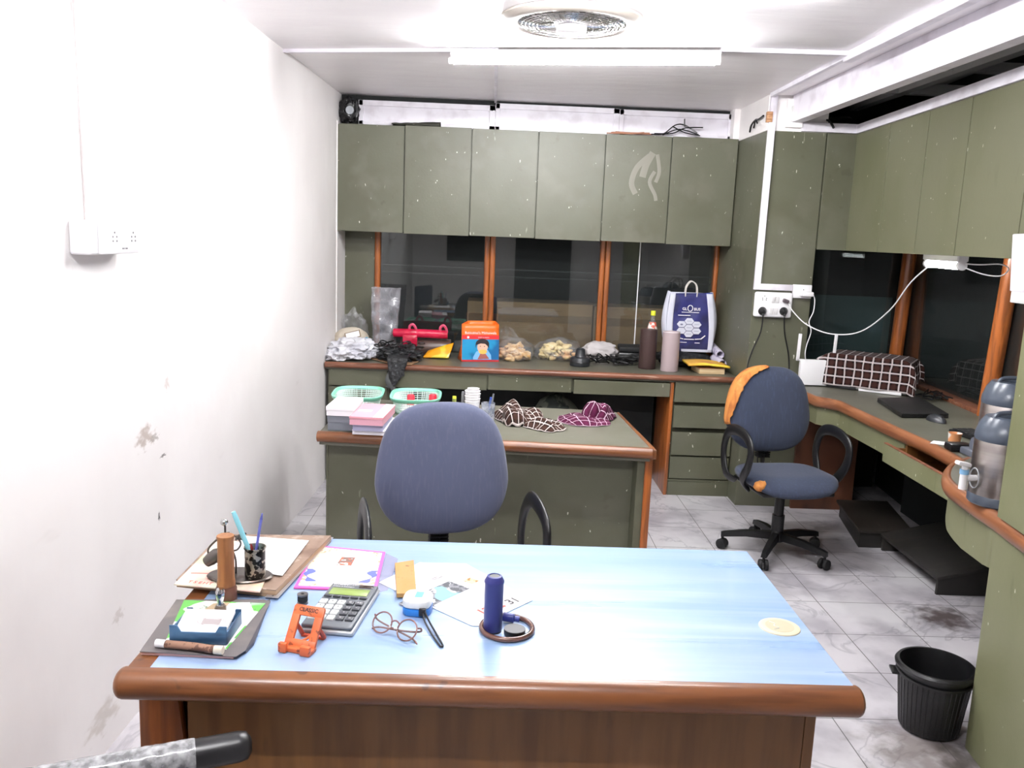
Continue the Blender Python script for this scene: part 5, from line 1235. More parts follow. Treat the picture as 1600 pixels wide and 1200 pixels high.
qd.build('bag_body', m_ob, ob_, solid=.002, angle=60)
fm = frame_m((0, D0 - .004, 0), (1, 0, 0), (0, .08, 1))
def face(poly, d, m_, nm, par=ob_):
    return MB().take(MB().prism(poly, d, d + .0006).bm, fm).build(nm, m_, par, angle=0)
face([(W0 + .002, .012), (W1 - .001, .012), (W1 - .002, .150), (W0 + .002, .150)], 0, mat('picture_blue', sRGB(32, 142, 190), .35, layers=((sRGB(20, 96, 148), 7, .45, .6, (1, 1, 1), 2),)), 'picture')
face([(W0 + .002, .150), (W1 - .002, .150), (W1 - .002, .178), (W0 + .002, .178)], .0002, mat('picture_red', sRGB(208, 44, 48), .35), 'red_band')
face([(W0 + .002, .0), (W1, .0), (W1, .012), (W0 + .002, .012)], .0002, mat('picture_dark_red', sRGB(180, 36, 40), .35), 'red_hem')
def ell(cx, cz, rx1, rz1, n=28, a0=0, a1=2 * PI): return [(cx + rx1 * math.cos(a0 + (a1 - a0) * k / n), cz + rz1 * math.sin(a0 + (a1 - a0) * k / n)) for k in range(n if a1 - a0 > 6 else n + 1)]
face([(-.050, .014), (.075, .014), (.072, .045), (.050, .078), (.010, .085), (-.030, .066), (-.050, .03)], .0008, mat('shirt_blue', sRGB(120, 176, 226), .4), 'printed_shirt')
face(ell(.013, .098, .036, .040), .0016, mat('face_tone', sRGB(226, 178, 156), .4), 'printed_face')
face(ell(.012, .118, .046, .036, 24, 0, PI) + [(-.034, .09), (-.028, .112), (.0, .122), (.030, .120), (.046, .106), (.058, .09)], .0024, mat('hair_dark', sRGB(34, 26, 32), .4), 'printed_hair')
face(ell(.016, .066, .028, .015), .0024, mat('food_yellow', sRGB(222, 184, 90), .4), 'printed_food')
face([(-.02, .016), (.06, .02), (.036, .052), (.0, .056)], .0020, mat('hand_tone', sRGB(160, 90, 80), .4), 'printed_hands')
face(ell(-.002, .103, .004, .0025, 12), .0026, m_black, 'printed_eye'); face(ell(.026, .103, .004, .0025, 12), .0026, m_black, 'printed_eye')
MB().take(text_mb("Bablubhai's Mithaiwala", .024, Matrix.Translation((.0, .192, .001)), .0006).bm, fm).take(text_mb('SWEETS & SNACKS', .009, Matrix.Translation((.02, .162, .001)), .0006).bm, fm).take(MB().prism(ell(-.085, .163, .008, .008, 16), .001, .0016).bm, fm).build('lettering', m_paper, ob_, angle=0)
# two bags of snacks
m_chip = mat('fried_snack', sRGB(224, 190, 142), .6, layers=((sRGB(206, 160, 100), 12, .45, .65, (1, 1, 1), 3), (sRGB(236, 212, 170), 30, .55, .7, (1, 1, 1), 2)))
def snack_bag(label, c, rx1, ry1, rz1, n, top, seed, pale=False):
    t_ = thing('snack_bag', label, 'bag', c)
    rg = random.Random(seed)
    cm = MB()
    for k in range(n):
        while True:
            p = Vector((rg.uniform(-1, 1), rg.uniform(-1, 1), rg.uniform(0, 1)))
            if p.length < 1: break
        p = Vector((p.x * rx1 * .86, p.y * ry1 * .86, .012 + p.z * rz1 * 1.1))
        rr = rg.uniform(.022, .034)
        q = bmesh.new(); bmesh.ops.create_icosphere(q, subdivisions=2, radius=1)
        for v in q.verts:
            h = 1 + .35 * noise.noise(v.co * 2.2 + Vector((k, seed, 0)))
            v.co = Vector((v.co.x * rr * h, v.co.y * rr * .8 * h, v.co.z * rr * .42 * h + .25 * v.co.x * v.co.x * rr))
        cm.take(q, Matrix.Translation(p) @ Matrix.Rotation(rg.uniform(0, 6), 4, 'Z') @ Matrix.Rotation(rg.uniform(-1.2, 1.2), 4, 'X'))
    tag(cm.build('snacks', m_chip if not pale else mat('pale_snack', sRGB(226, 206, 150), .6, layers=((sRGB(222, 176, 130), 8, .5, .65, (1, 1, 1), 3),)), t_, angle=60), kind='stuff')
    MB().blob((0, 0, rz1 * .62), (rx1 * 1.08, ry1 * 1.1, rz1 * .95), .16, 2.0, seed, 4, flat=-rz1 * .60).build('film', m_plastic_film, t_, angle=75)
    tp = top
    def tf(u, v):
        x = (u - .5) * tp[0] * (1 - .5 * v) + tp[2] * v
        return (tp[3] + x, .02 + .03 * noise.noise(Vector((u * 5, v * 3, seed))), rz1 * 1.0 + v * tp[1] + .03 * (1 - v) - .03 * abs(u - .5) + .012 * noise.noise(Vector((u * 6, v * 5, seed + 3))))
    MB().sheet(tf, 18, 14).build('loose_top', m_plastic_film, t_, angle=75)
    return t_
snack_bag('clear plastic bag of beige fried snacks right of the orange carrier bag', (.170, 5.885, CT), .125, .09, .10, 60, (.17, .13, -.03, -.03), 5)
snack_bag('wider clear plastic bag of pale snacks beside the window post', (.475, 5.985, CT), .160, .10, .095, 70, (.26, .055, .02, -.02), 12, True)
# black lid cone
cn = thing('black_nozzle', 'black stepped cone standing on the back worktop', 'cone', (.605, 5.73, CT))
MB().lathe([(0, .0005), (.066, .0005), (.069, .008), (.068, .048), (.060, .058), (.040, .062), (.036, .070), (.030, .112), (.022, .118), (.016, .108), (0, .108)], n=40).build('body', mat('black_satin', sRGB(34, 36, 40), .4), cn)
MB().lathe([(.0695, .026), (.071, .028), (.0695, .032)], n=40).build('rib', m_black, cn)
single('white_pouch', 'crumpled white cloth pouch behind the black cone', 'pouch', MB().blob((.775, 6.06, .865), (.125, .07, .066), .2, 2.2, 31, 4, flat=-.06), mat('grey_white_cloth', sRGB(190, 184, 184), .7, bump=(12, .5)), (.775, 6.06, CT))
# tangle of black cable
rg = random.Random(9)
cb = MB()
for j in range(5):
    pts = []
    cx, cy2 = .74 + .055 * j, 5.83 + rg.uniform(-.03, .05)
    for k in range(16):
        pts.append((cx + rg.uniform(-.085, .085), cy2 + rg.uniform(-.06, .06), CT + .010 + rg.uniform(0, .055)))
    cb.tube(pts, .0045, n=6, smooth=4)
tag(single('cable_tangle', 'tangle of thin black cables between the black cone and the brown cylinder', 'cables', cb, m_black, (.90, 5.85, CT)), kind='stuff')
bc = thing('black_case', 'flat black case lying behind the brown cylinder under the window', 'case', (1.0, 6.05, CT))
MB().box(.90, 1.12, 6.0, 6.13, CT, .865, .012).build('body', m_black, bc, world=True)
MB().box(.905, 1.115, 6.0, 6.11, .872, .912, .012, rx=.1).build('lid', m_black_matt, bc, world=True)
m_mauve = mat('mauve_tube', sRGB(176, 158, 160), .45, layers=((sRGB(140, 104, 104), 16, .70, .74, (1, 1, 1), 2), (sRGB(164, 146, 150), 3, .5, .7, (1, 1, 1), 2)))
c1 = thing('brown_cylinder', 'dark brown cylinder standing on the worktop, left of the mauve one', 'cylinder', (1.055, 5.72, CT))
MB().lathe([(0, .001), (.056, .001), (.058, .004), (.056, .262), (.053, .264), (.050, .255), (0, .250)], n=44).build('tube', mat('brown_leatherette', sRGB(66, 48, 46), .5, layers=((sRGB(54, 38, 36), 6, .5, .7, (1, 1, 1), 2),)), c1)
c2 = thing('mauve_cylinder', 'mauve stained cylinder standing in front of the blue paper bag', 'cylinder', (1.190, 5.64, CT))
MB().lathe([(0, .001), (.057, .001), (.058, .004), (.057, .258), (.052, .260), (.050, .252), (0, .250)], n=44).build('tube', m_mauve, c2)
MB().lathe([(.057, .257), (.0585, .259), (.057, .263), (.051, .262)], n=44).build('rim', mat('pale_rim', sRGB(206, 196, 198), .4), c2)
# plastic bottle behind the cylinders
bo_ = thing('plastic_bottle', 'clear plastic bottle with yellow cap and red label behind the brown cylinder', 'bottle', (1.105, 5.88, CT))
MB().lathe([(0, .001), (.034, .001), (.036, .01), (.036, .20), (.034, .24), (.020, .30), (.013, .325), (.013, .345)], n=32).build('body', film('bottle_film', (.9, .92, .9), .1, .05, 0, 1.5), bo_)
MB().lathe([(.0, .375), (.0155, .375), (.0165, .372), (.0165, .343), (.0, .343)], n=24).build('cap', mat('yellow_cap', sRGB(214, 220, 50), .4), bo_)
MB().lathe([(.0225, .298), (.0300, .268), (.0362, .24), (.0372, .225)], n=32).build('label', mat('red_label', sRGB(206, 92, 70), .5, layers=((sRGB(226, 220, 214), 22, .52, .58, (1, 1, 1), 2),)), bo_)
# black laptop bag the paper bag stands on
bb_ = thing('black_bag', 'soft black bag lying under the blue paper carrier', 'bag', (1.34, 5.93, CT))
MB().blob((1.34, 5.93, .852), (.195, .13, .058), .14, 2.0, 41, 4, flat=-.05).build('body', m_bm, bb_, world=True)
MB().tube([(1.20, 5.82, .86), (1.28, 5.79, .845), (1.40, 5.79, .87), (1.52, 5.80, .85)], .012, n=8, rb=.004).build('strap', m_black, bb_, world=True)
# GLOBUS paper carrier bag
gb = thing('paper_carrier', 'navy and white paper carrier bag with hexagon print and twisted handles', 'bag', (1.36, 5.93, .905), R(0))
m_navyp = mat('navy_print', sRGB(50, 52, 112), .4, layers=((sRGB(36, 38, 78), 5, .45, .62, (1, 1, 1), 3), (sRGB(40, 66, 160), 4, .64, .72, (1, 1, 1), 2, .7)))
m_wp = mat('bag_white', sRGB(206, 208, 222), .45)
BH = .40
def gbx(s_, v): # outline half width with a crease
    return s_ * (.150 + .022 * math.sin(PI * min(1, v * 1.15)) - .006 * v)
def gfront(u, v):
    x = (u - .5) * 2 * (.150 + .016 * math.sin(PI * v * 1.1))
    return (x + .012 * (1 - v) , -.055 + .022 * v + .010 * noise.noise(Vector((u * 3, v * 4, 3))), v * BH - .012 * (.5 - u) * v)
gs = MB().sheet(gfront, 20, 24); gs.build('front', m_navyp, gb, solid=.001, angle=70)
MB().sheet(lambda u, v: (gfront(u, v)[0], .06 - .03 * v, v * BH), 8, 12).build('back', m_wp, gb, solid=.001, angle=70)
for sx in (0, 1):
    MB().sheet(lambda u, v: (gfront(sx, v)[0] + (.026 if sx else -.026) * math.sin(PI * u) * (.4 + .6 * math.sin(PI * v)), -.055 + .022 * v + (.115 - .052 * v) * u, v * BH + .008 * (1 if sx else 1)), 8, 16).build('gusset', m_wp, gb, solid=.001, angle=70)
MB().sheet(lambda u, v: (-.15 + .32 * u, -.055 + .115 * v, .001), 4, 4).build('bottom', m_wp, gb, solid=.001)
def gband(u0, u1, nm, v0=0, v1=1, off=.0028):
    return MB().sheet(lambda u, v: (gfront((u0(v0 + (v1 - v0) * v)) + (u1(v0 + (v1 - v0) * v) - u0(v0 + (v1 - v0) * v)) * u, v0 + (v1 - v0) * v)[0], gfront(u0(0), v0 + (v1 - v0) * v)[1] - off - .006, gfront(.5, v0 + (v1 - v0) * v)[2]), 4, 20).build(nm, m_wp, gb, solid=.0006, angle=70)
gband(lambda v: .0, lambda v: .13 - .0 * v if v > .35 else .13 * max(0, (v - .02) / .33), 'white_edge')
gband(lambda v: .90 - .05 * v, lambda v: 1.0, 'white_edge', .0, 1)
gband(lambda v: .30, lambda v: .98, 'white_hem', 0, .045)
gF = frame_m((.0, -.068, 0), (1, 0, 0), (0, .055, 1))
def gtake(mb, d=0): return MB().take(mb.bm, gF @ Matrix.Translation((0, 0, d)))
lt = MB()
lt.take(text_mb('GL', .026, gF @ Matrix.Translation((-.042, .292, .001)), .0008, .0004).bm); lt.take(text_mb('BUS', .026, gF @ Matrix.Translation((.044, .292, .001)), .0008, .0004).bm)
lt.tube([gF @ Vector((-.004 + .017 * math.cos(a * PI / 8), .298 + .020 * math.sin(a * PI / 8), .001)) for a in range(16)], .0028, n=6, closed=True, smooth=1)
lt.take(MB().box(-.062, .058, .268, .272, .0005, .0012).box(-.085, .0, .246, .251, .0005, .0012).box(-.08, -.015, .062, .066, .0005, .0012).box(.04, .075, .060, .065, .0005, .0012).bm, gF)
lt.take(MB().prism([(-.085, .094), (-.04, .084), (-.04, .090), (-.085, .100)], .0005, .0012).prism([(-.035, .083), (.035, .083), (.035, .089), (-.035, .089)], .0005, .0012).prism([(.04, .084), (.085, .088), (.112, .112), (.108, .118), (.08, .094), (.04, .090)], .0005, .0012).bm, gF)
lt.build('lettering', m_paper, gb, angle=0)
hx = MB()
for (hx0, hz0) in ((0, .165), (0, .210), (0, .121), (-.052, .188), (.052, .188), (-.052, .143), (.052, .143)):
    hx.prism([(hx0 - .005 + .033 * math.cos(k * PI / 3), hz0 + .0235 * math.sin(k * PI / 3)) for k in range(6)], .0006, .0014)
gtake(hx).build('hexagons', m_wp, gb, angle=0)
hl = MB()
for (hx0, hz0) in ((0, .210), (0, .165), (.052, .188), (.052, .143), (0, .121)):
    hl.box(hx0 - .021, hx0 + .012, hz0 - .001, hz0 + .0015, .0014, .0018)
hl.prism(ell(-.057, .186, .010, .006, 16), .0014, .0018)
gtake(hl).build('hexagon_print', mat('grey_blue_print', sRGB(120, 122, 150), .6), gb, angle=0)
for dy, dx_ in ((-.036, 0), (.034, .010)):
    MB().tube([(-.040 + dx_, dy, .375), (-.040 + dx_, dy, .405), (-.034 + dx_, dy, .445), (-.004 + dx_, dy + .01, .478), (.030 + dx_, dy + .01, .460), (.040 + dx_, dy, .42), (.038 + dx_, dy, .375)], .0042, n=8).build('handle', mat('twisted_paper', sRGB(206, 200, 194), .7), gb)
# books and rolls at the right end
bx = thing('book', 'cream thick book lying under the yellow folder at the end of the back worktop', 'book', (1.45, 5.64, CT))
MB().box(1.365, 1.535, 5.56, 5.74, CT, .838, .002, rz=.08).build('pages', mat('cream_pages', sRGB(214, 190, 150), .7, layers=((sRGB(196, 164, 120), 6, .45, .6, (1, 1, 90), 2),)), bx, world=True, angle=0)
MB().box(1.36, 1.54, 5.555, 5.745, .8385, .841, .001, rz=.08).build('cover', mat('brown_binding', sRGB(150, 96, 60), .5), bx, world=True, angle=0)
single('yellow_folder', 'creased yellow and orange folder resting on the cream book', 'folder', MB().sheet(lambda u, v: (1.30 + .27 * u, 5.55 + .22 * v, .858 + .010 * math.sin(u * 3) - .010 * u + .004 * noise.noise(Vector((u * 4, v * 4, 2)))), 12, 10), mat('yellow_card', sRGB(238, 178, 66), .5, layers=((sRGB(244, 210, 70), 5, .5, .6, (1, 1, 1), 2), (sRGB(214, 130, 60), 9, .58, .68, (1, 1, 1), 2))), (1.42, 5.62, .85), solid=.014, angle=70)
m_rollp = mat('printed_white_paper', sRGB(206, 200, 216), .7, layers=((sRGB(140, 134, 170), 40, .60, .66, (1, 1, .5), 2),))
for (a, b2, r, lab) in (((1.555, 6.02, .935), (1.565, 5.80, .900), .030, 'upper rolled printed sheet beside the paper carrier bag'), ((1.55, 5.90, .862), (1.562, 5.72, .846), .033, 'lower rolled printed sheet at the column end of the back worktop')):
    A, B = Vector(a), Vector(b2); d_ = (B - A).normalized()
    u_ = d_.orthogonal().normalized(); v_ = d_.cross(u_)
    L2 = (B - A).length
    def rf(u, v, A=A, d_=d_, u_=u_, v_=v_, r=r, L2=L2):
        a_ = u * 2 * PI * 2.2; rad = r * (1 - .32 * u)
        return A + d_ * (L2 * v) + u_ * (rad * math.cos(a_)) + v_ * (rad * math.sin(a_))
    single('paper_roll', lab, 'paper roll', MB().sheet(rf, 60, 6), m_rollp, tuple(A), solid=.001, angle=75)

# ================================================================ junk on top of the cabinets
jk = thing('speaker_driver', 'black round device with a pale disc wedged in the top left corner over the cabinet', 'device', (-.985, 5.93, 2.335))
MB().blob((-.985, 5.94, 2.415), (.068, .04, .085), .25, 3, 3, 4).build('body', m_black, jk, world=True)
MB().cyl((-.972, 5.905, 2.412), (-.972, 5.885, 2.410), .026, n=28).build('disc', mat('pale_disc', sRGB(170, 174, 180), .4), jk, world=True)
q = MB()
rg = random.Random(3)
for k in range(6):
    q.tube([(-1.02 + rg.uniform(0, .1), 5.90 + rg.uniform(0, .03), 2.35 + rg.uniform(0, .13)) for _ in range(7)], .006, n=6)
tag(q.build('cables', m_black, jk, world=True), kind='stuff')
single('dark_strip', 'torn dark plastic strip lying on top of the left cabinet doors', 'strip', MB().sheet(lambda u, v: (-.70 + .32 * u, 5.90 + .08 * v, 2.335 + (.010 + .018 * u) * (1 - (2 * v - 1) ** 2) + .004 * noise.noise(Vector((u * 8, v * 2, 0)))), 24, 8), mat('dark_olive_plastic', sRGB(54, 54, 44), .6), (-.54, 5.93, 2.335), solid=.004)
for k in range(5):
    a = MB().cyl((.72 + .03 * k, 5.90 + .012 * k, 2.337 + .006 * (k % 3)), (1.03 - .02 * k, 5.90 + .010 * (4 - k), 2.345 + .006 * (k % 2)), .0042, n=8)
    single('wood_lath', ('thin reddish wood lath at the front of the bundle on top of the back cabinet', 'second thin wood lath from the front of the bundle on the back cabinet', 'middle thin wood lath of the bundle on top of the back cabinet', 'second thin wood lath from the back of the bundle on the back cabinet', 'rearmost thin wood lath of the bundle on top of the back cabinet')[k], 'lath', a, mat('lath_wood', sRGB(170, 120, 96), .7), (.88, 5.92, 2.34), group='wood laths on the back cabinet')
wr = MB()
for pts in ([(1.02, 5.93, 2.345), (1.10, 5.92, 2.35), (1.17, 5.90, 2.405), (1.24, 5.92, 2.41), (1.32, 5.90, 2.36)], [(1.04, 5.93, 2.35), (1.16, 5.92, 2.355), (1.24, 5.90, 2.39), (1.36, 5.92, 2.40)], [(1.16, 5.93, 2.40), (1.24, 5.90, 2.36), (1.34, 5.90, 2.345)], [(1.235, 5.91, 2.40), (1.232, 5.91, 2.45)], [(1.10, 5.95, 2.345), (1.2, 5.90, 2.38), (1.33, 5.90, 2.35)]):
    wr.tube(pts, .0042, n=6)
single('loose_wires', 'loose black wires sprawling on top of the back cabinet near the column', 'wires', wr, m_black, (1.2, 5.92, 2.345))
single('corner_wire', 'twisted black wire stub hanging at the column head', 'wire', MB().tube([(1.585, 5.60, 2.345), (1.58, 5.56, 2.38), (1.585, 5.50, 2.405), (1.583, 5.42, 2.40), (1.585, 5.34, 2.41)], .006, n=6).tube([(1.585, 5.52, 2.36), (1.58, 5.48, 2.40), (1.584, 5.45, 2.38)], .005, n=6), m_black, (1.585, 5.5, 2.345))
cc = MB()
for k in range(5):
    cc.tube([(2.02 + (.10 + .008 * k) * math.cos(a * PI / 8), 5.45 + .12 * math.sin(a * PI / 8), 2.385 + .008 * k + .006 * math.sin(a)) for a in range(16)], .007, n=6, closed=True, smooth=2)
cc.tube([(1.93, 5.35, 2.40), (1.96, 5.28, 2.39), (1.985, 5.255, 2.345)], .007, n=6)
single('cable_coil', 'coil of thick black cable lying above the right cabinet corner', 'cable', cc, m_black, (2.02, 5.42, 2.375))

# ================================================================ trunking, sockets and cables
single('cable_trunking', 'white cable trunking running down the column and turning to the socket board', 'trunking',
       MB().prism([(1.602, 2.52), (1.642, 2.52), (1.636, 1.415), (1.835, 1.415), (1.835, 1.378), (1.597, 1.378)], -5.289, -5.268, .002, mtx=Matrix(((1, 0, 0, 0), (0, 0, -1, 0), (0, 1, 0, 0), (0, 0, 0, 1)))), m_white, (1.62, 5.28, 1.38), angle=30)
sb = thing('socket_board', 'white wall socket board on the green column with two black plugs in it', 'socket board', (1.722, 5.288, 1.21))
yz = Matrix(((1, 0, 0, 0), (0, 0, -1, 0), (0, 1, 0, 0), (0, 0, 0, 1)))
MB().box(1.606, 1.838, 5.252, 5.289, 1.212, 1.366, .014, segs=3).build('plate', m_white_plastic, sb, world=True)
sl = MB()
for cx, cz in ((1.662, 1.328),):
    for dx_, dz in ((0, .014), (-.012, 0), (.012, 0), (-.011, -.010), (.011, -.010)):
        sl.cyl((cx + dx_, 5.2525, cz + dz), (cx + dx_, 5.2512, cz + dz), .0032, n=10)
sl.build('socket_holes', m_black, sb, world=True)
for x0, z0 in ((1.706, 1.302), (1.730, 1.302), (1.700, 1.232), (1.726, 1.232)):
    MB().box(x0, x0 + .021, 5.247, 5.254, z0, z0 + .04, .002, rx=.12).build('switch', mat('switch_white', sRGB(222, 220, 220), .3), sb, world=True)
def plug(x, z, lab, path):
    t_ = thing('black_plug', lab, 'plug', (x, 5.25, z))
    MB().lathe([(0, .034), (.008, .034), (.012, .028), (.020, .014), (.026, .0), (0, 0)], n=3 * 8, c=(x, 5.250, z), mtx=Matrix.Rotation(R(90), 4, 'X')).build('body', m_black, t_, world=True)
    MB().cyl((x, 5.232, z), (x, 5.228, z - .03), .007, n=12).build('collar', m_black, t_, world=True)
    MB().tube(path, .0045, n=8).build('cord', m_black, t_, world=True)
plug(1.655, 1.250, 'left black plug and cord hanging from the socket board', [(1.655, 5.228, 1.22), (1.650, 5.235, 1.12), (1.61, 5.24, 1.0), (1.590, 5.24, .90), (1.60, 5.22, .80), (1.66, 5.20, .60), (1.70, 5.22, .3)])
plug(1.786, 1.253, 'right black plug and cord hanging from the socket board', [(1.786, 5.228, 1.22), (1.800, 5.235, 1.12), (1.835, 5.24, 1.0), (1.856, 5.26, .90), (1.862, 5.265, .812), (1.868, 5.26, .806)])
t_ = thing('mini_plug', 'small dark plug with thin white cord at the top right of the socket board', 'plug', (1.79, 5.25, 1.32))
MB().box(1.772, 1.808, 5.225, 5.252, 1.306, 1.328, .005, ry=.35).build('body', mat('plug_brown', sRGB(84, 72, 78), .4), t_, world=True)
MB().tube([(1.806, 5.235, 1.305), (1.835, 5.22, 1.255), (1.905, 5.15, 1.183), (1.998, 5.0, 1.150), (2.123, 4.9, 1.181), (2.183, 4.7, 1.322), (2.188, 4.5, 1.49), (2.200, 4.30, 1.605)], .0034, n=8).build('cord', m_white_plastic, t_, world=True)
ad = thing('charger', 'white square adapter plugged in right of the trunking end', 'charger', (1.89, 5.28, 1.335))
MB().box(1.838, 1.952, 5.262, 5.289, 1.336, 1.418, .004).build('box', m_white_plastic, ad, world=True)
MB().box(1.876, 1.950, 5.215, 5.262, 1.350, 1.378, .006).build('adapter', m_white_plastic, ad, world=True)
MB().cyl((1.90, 5.2615, 1.388), (1.90, 5.260, 1.388), .003, n=10).build('indicator', m_black, ad, world=True)
MB().tube([(1.950, 5.235, 1.364), (1.963, 5.23, 1.33), (1.958, 5.22, 1.26), (1.930, 5.2, 1.20), (1.948, 5.2, 1.14), (1.930, 5.2, 1.06), (1.925, 5.2, 1.01), (1.935, 5.21, .965)], .003, n=8).build('cord', m_white_plastic, ad, world=True)
# left wall socket box
ls = thing('wall_socket', 'white double socket box on the left wall with a thin wire rising from it', 'socket box', (lw(2.57), 2.57, 1.545), -math.atan(.0323))
MB().box(0, .062, -.150, .135, .004, .098, .008, segs=3).build('box', m_white_plastic, ls)
MB().box(.062, .070, -.110, .133, .006, .096, .003).build('plate', m_white_plastic, ls)
h = MB()
for cy_2 in (-.025, .095):
    for dy, dz in ((0, .030), (-.012, .018), (.012, .018), (-.012, .006), (.012, .006)):
        h.cyl((.0698, cy_2 + dy, .036 + dz), (.0712, cy_2 + dy, .036 + dz), .0028, n=10)
h.box(.0698, .0708, .020, .034, .018, .022).box(.0698, .0708, .040, .054, .018, .022)
h.build('holes', mat('hole_grey', sRGB(120, 116, 120), .5), ls)
MB().tube([(.004, -.055, .098), (.004, -.06, .3), (.005, -.07, .6), (.004, -.075, .97)], .003, n=6).build('wire', mat('cream_wire', sRGB(206, 196, 196), .5), ls)

# ================================================================ things on the right counter
m_pl3 = plaid('brown_check_cover', sRGB(24, 15, 15), sRGB(62, 36, 31), sRGB(200, 190, 190), 1, .16)
pr_o = Vector((2.06, 5.235, CT)); ex = Vector((.41, -.275, 0)).normalized(); PW, PD, PH = .49, .27, .205
pz = math.atan2(ex.y, ex.x)
pt = thing('printer', 'printer hidden under the brown checked cloth, its pale base showing', 'printer', tuple(pr_o), pz)
MB().box(.0, PW, .0, PD, .004, PH - .01, .012).build('body', mat('printer_shell', sRGB(190, 188, 190), .4), pt)
MB().box(.03, .20, -.012, .01, .002, .022, .002).build('paper_slot', m_black, pt)
MB().box(.22, PW - .03, -.018, .01, .002, .018, .002).build('tray', m_white_plastic, pt)
def drape(u, v):
    sx = -.24 + u * (PW + .24 + .17); sy = -.19 + v * (PD + .19 + .12)
    ox = max(0, -sx, sx - PW); oy = max(0, -sy, sy - PD)
    x = min(max(sx, 0), PW); y = min(max(sy, 0), PD)
    fx_ = .10 if sx > PW else (.62 if sx < 0 else 0)
    x += (-1 if sx < 0 else 1) * ox * fx_; y += (-1 if sy < 0 else 1) * oy * .10
    dz = math.hypot(ox * math.sqrt(max(0, 1 - fx_ * fx_)), oy)
    if ox > 0 and oy > 0: dz = max(ox * .8, oy) + .2 * min(ox, oy); x += .03 * min(1, min(ox, oy) / .05) * (1 if sx > 0 else -1); y -= .02 * min(1, min(ox, oy) / .05) * (1 if sy < 0 else -1)
    z = PH + .004 - dz - .012 * math.exp(-((min(x, PW - x) if ox == 0 else 0) / .02) ** 2) * (1 if dz < .02 else 0)
    w = .008 * noise.noise(Vector((sx * 14, sy * 14, 1))) * min(1, dz / .05)
    return (x + w, y - abs(w) * (1 if sy < 0 else -1) - (.010 * math.sin(sx * 26) * min(1, oy / .12) if sy < 0 else 0), max(.004 + (.02 if .0 < dz and sx > .2 and sy < 0 else 0) * 0, z) + .003 * noise.noise(Vector((sx * 8, sy * 8, 5))))
ck = MB().sheet(drape, 90, 60, uvs=(.90 / .052, .58 / .052))
cko = ck.build('checked_cover', m_pl3, None, solid=.0025, angle=80)
cko.location = pr_o; cko.rotation_euler = (0, 0, pz)
tag(cko, 'brown and white checked cloth draped over the printer on the right counter', 'cloth')
ro = thing('router', 'white router with two upright aerials behind the torn chair', 'router', (2.0, 5.235, CT))
MB().box(1.912, 2.13, 5.215, 5.255, .806, .965, .006, rx=-.05).build('body', m_white_plastic, ro, world=True)
MB().box(1.885, 1.905, 5.225, 5.237, .955, 1.122, .003, ry=R(1)).box(1.885, 1.92, 5.225, 5.237, .955, .966, .002).build('antenna', m_white_plastic, ro, world=True)
MB().box(2.108, 2.126, 5.225, 5.237, .95, 1.128, .003, ry=R(1)).build('antenna', m_white_plastic, ro, world=True)
lp = thing('laptop', 'closed black laptop on the right counter', 'laptop', (2.29, 4.55, CT))
LQ = [(2.122, 4.300), (2.385, 4.335), (2.475, 4.830), (2.190, 4.740)]
MB().prism(LQ, .803, .817, .002).build('base', m_black, lp, world=True)
MB().prism(LQ, .8175, .826, .003).build('lid', mat('laptop_lid', sRGB(34, 33, 33), .45), lp, world=True)
mo = thing('computer_mouse', 'black computer mouse in front of the laptop', 'mouse', (2.275, 4.245, CT), R(-75))
MB().blob((0, 0, .0), (.060, .034, .038), .03, 1, 2, 4, flat=0).build('shell', mat('mouse_black', sRGB(44, 46, 50), .3), mo)
MB().cyl((.030, -.004, .030), (.030, .004, .030), .008, n=14).build('wheel', m_black_matt, mo)
rg = random.Random(4); cb = MB()
for j in range(3):
    cb.tube([(2.57 + rg.uniform(-.07, .10), 4.93 + rg.uniform(-.16, .12), CT + .006 + rg.uniform(0, .035)) for k in range(9)], .0038, n=6, smooth=6)
tag(single('cable_tangle', 'loops of thin black cable beside the checked printer cover', 'cables', cb, m_black, (2.58, 4.93, CT)), kind='stuff')
# clutter next to the flasks
m_pc = mat('orange_white_cup', sRGB(224, 156, 104), .6, layers=((sRGB(232, 226, 220), 9, .5, .53, (1, 1, 2), 1),))
ds = thing('tape_dispenser', 'grey tape dispenser on the right counter beside the flask', 'dispenser', (2.07, 3.50, CT))
MB().box(2.035, 2.105, 3.44, 3.58, CT, .83, .006).cyl((2.05, 3.50, .85), (2.09, 3.50, .85), .04, n=28, bev=.004).build('body', mat('dispenser_grey', sRGB(96, 100, 112), .4), ds, world=True)
single('stapler', 'black stapler lying under the paper cup', 'stapler', MB().box(2.00, 2.10, 3.585, 3.65, CT, .835, .010), m_black, (2.05, 3.62, CT))
pcup = thing('paper_cup', 'small orange and white paper cup near the grey tape dispenser', 'cup', (2.075, 3.70, CT))
MB().lathe([(0, .001), (.022, .001), (.028, .058), (.0295, .060), (.0275, .060), (.021, .004), (0, .004)], n=28).build('cup', m_pc, pcup)
prism_thing('paper_scrap', 'white paper scrap left of the small paper cup', 'paper', [(1.985, 3.735), (2.05, 3.70), (2.10, 3.76), (2.03, 3.79)], .8015, .803, m_paper, angle=0)
kb = thing('keyboard', 'black keyboard with an orange edge half hidden behind the flasks', 'keyboard', (2.30, 3.80, CT), R(-80))
MB().box(-.20, .20, -.065, .065, .001, .018, .004).build('body', m_black, kb)
MB().box(-.20, .20, .060, .072, .001, .014, .002).build('orange_edge', mat('keyboard_orange', sRGB(196, 110, 60), .5), kb)
kk = MB()
for r_ in range(4):
    for q_ in range(14): kk.box(-.19 + q_ * .027, -.168 + q_ * .027, -.055 + r_ * .027, -.033 + r_ * .027, .018, .024, .001)
tag(kk.build('keys', m_black_matt, kb), kind='stuff')
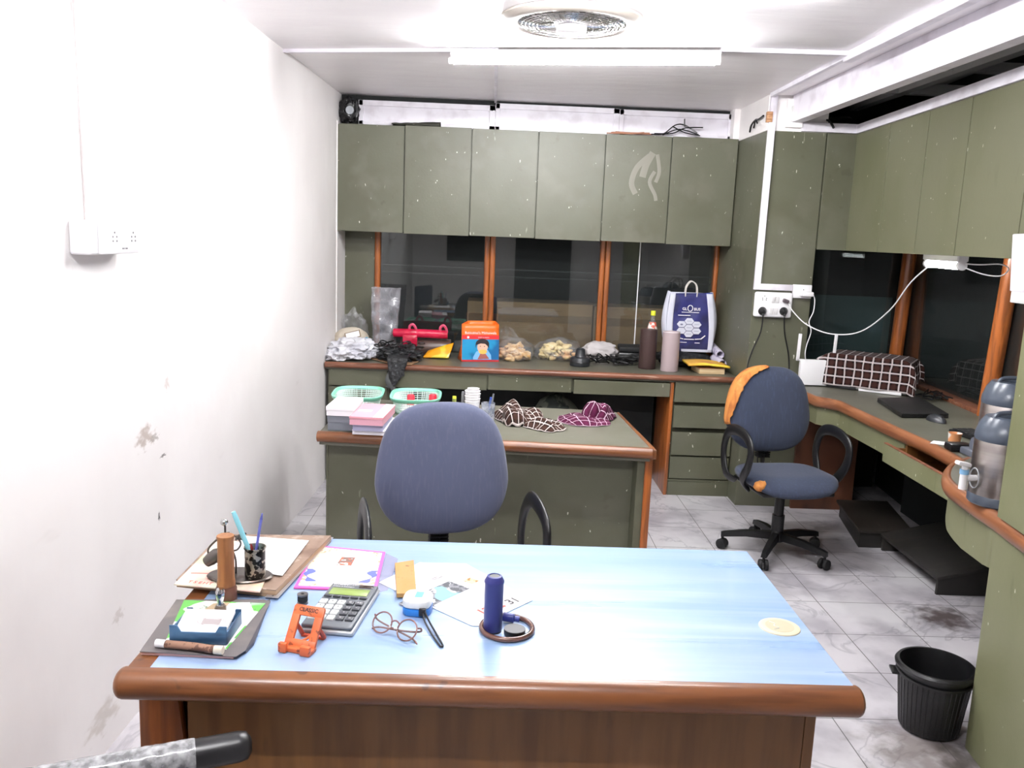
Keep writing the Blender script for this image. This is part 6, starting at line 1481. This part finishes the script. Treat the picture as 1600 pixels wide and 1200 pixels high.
# insulated flasks
def flask(label, loc, r, h, hd, tap=True, rz=0):
    t_ = thing('insulated_flask', label, 'flask', loc, rz)
    MB().lathe([(0, .03), (r * .99, .03), (r, .035), (r, h), (r * .985, h + .004), (0, h + .004)], n=56).build('body', m_metal, t_)
    g_ = mat('slate_plastic', sRGB(72, 80, 92), .28)
    MB().lathe([(0, .001), (r * .96, .001), (r * 1.01, .006), (r * 1.01, .034), (r * .98, .038), (0, .038)], n=56).build('foot', g_, t_)
    MB().lathe([(r * 1.0, h + .003), (r * 1.02, h + .010), (r * 1.0, h + .03), (r * .90, h + hd * .72), (r * .74, h + hd), (r * .45, h + hd * 1.02), (r * .42, h + hd * .86), (0, h + hd * .84)], n=56).build('lid', g_, t_)
    MB().tube([(-r * .6, 0, h + hd * .9), (-r * .4, -.0, h + hd + .012), (r * .4, 0, h + hd + .012), (r * .6, 0, h + hd * .9)], .008, n=8).build('carry_handle', g_, t_)
    if tap:
        MB().tube([(-r, 0, .09), (-r - .02, 0, .09), (-r - .045, 0, .09)], .010, n=14, smooth=2).tube([(-r - .045, 0, .120), (-r - .045, 0, .06), (-r - .045, 0, .052)], .0125, n=14, smooth=1).build('tap', m_white_plastic, t_)
        MB().cyl((-r - .045, 0, .104), (-r - .045, 0, .120), .0145, n=20).build('tap_ring', mat('tap_blue', sRGB(130, 176, 214), .35), t_)
        MB().box(-r - .078, -r - .028, -.013, .013, .132, .146, .005, ry=R(12)).cyl((-r - .045, 0, .12), (-r - .045, 0, .136), .010, n=16).build('tap_lever', m_white_plastic, t_)
        MB().tube([(-r - .006 - .0 * a, .022 * math.cos(a * PI / 8), .09 + .034 * math.sin(a * PI / 8)) for a in range(16)], .0022, n=6, closed=True, smooth=1).build('tap_gasket', mat('clear_ring', sRGB(170, 172, 176), .3), t_)
    return t_
flask('steel drinks flask with slate lid and white tap, nearest on the right counter', (1.728, 2.77, .821), .094, .215, .082, True, R(8))
flask('taller steel drinks flask standing behind the one with the tap', (1.915, 3.07, .821), .098, .285, .086, False)
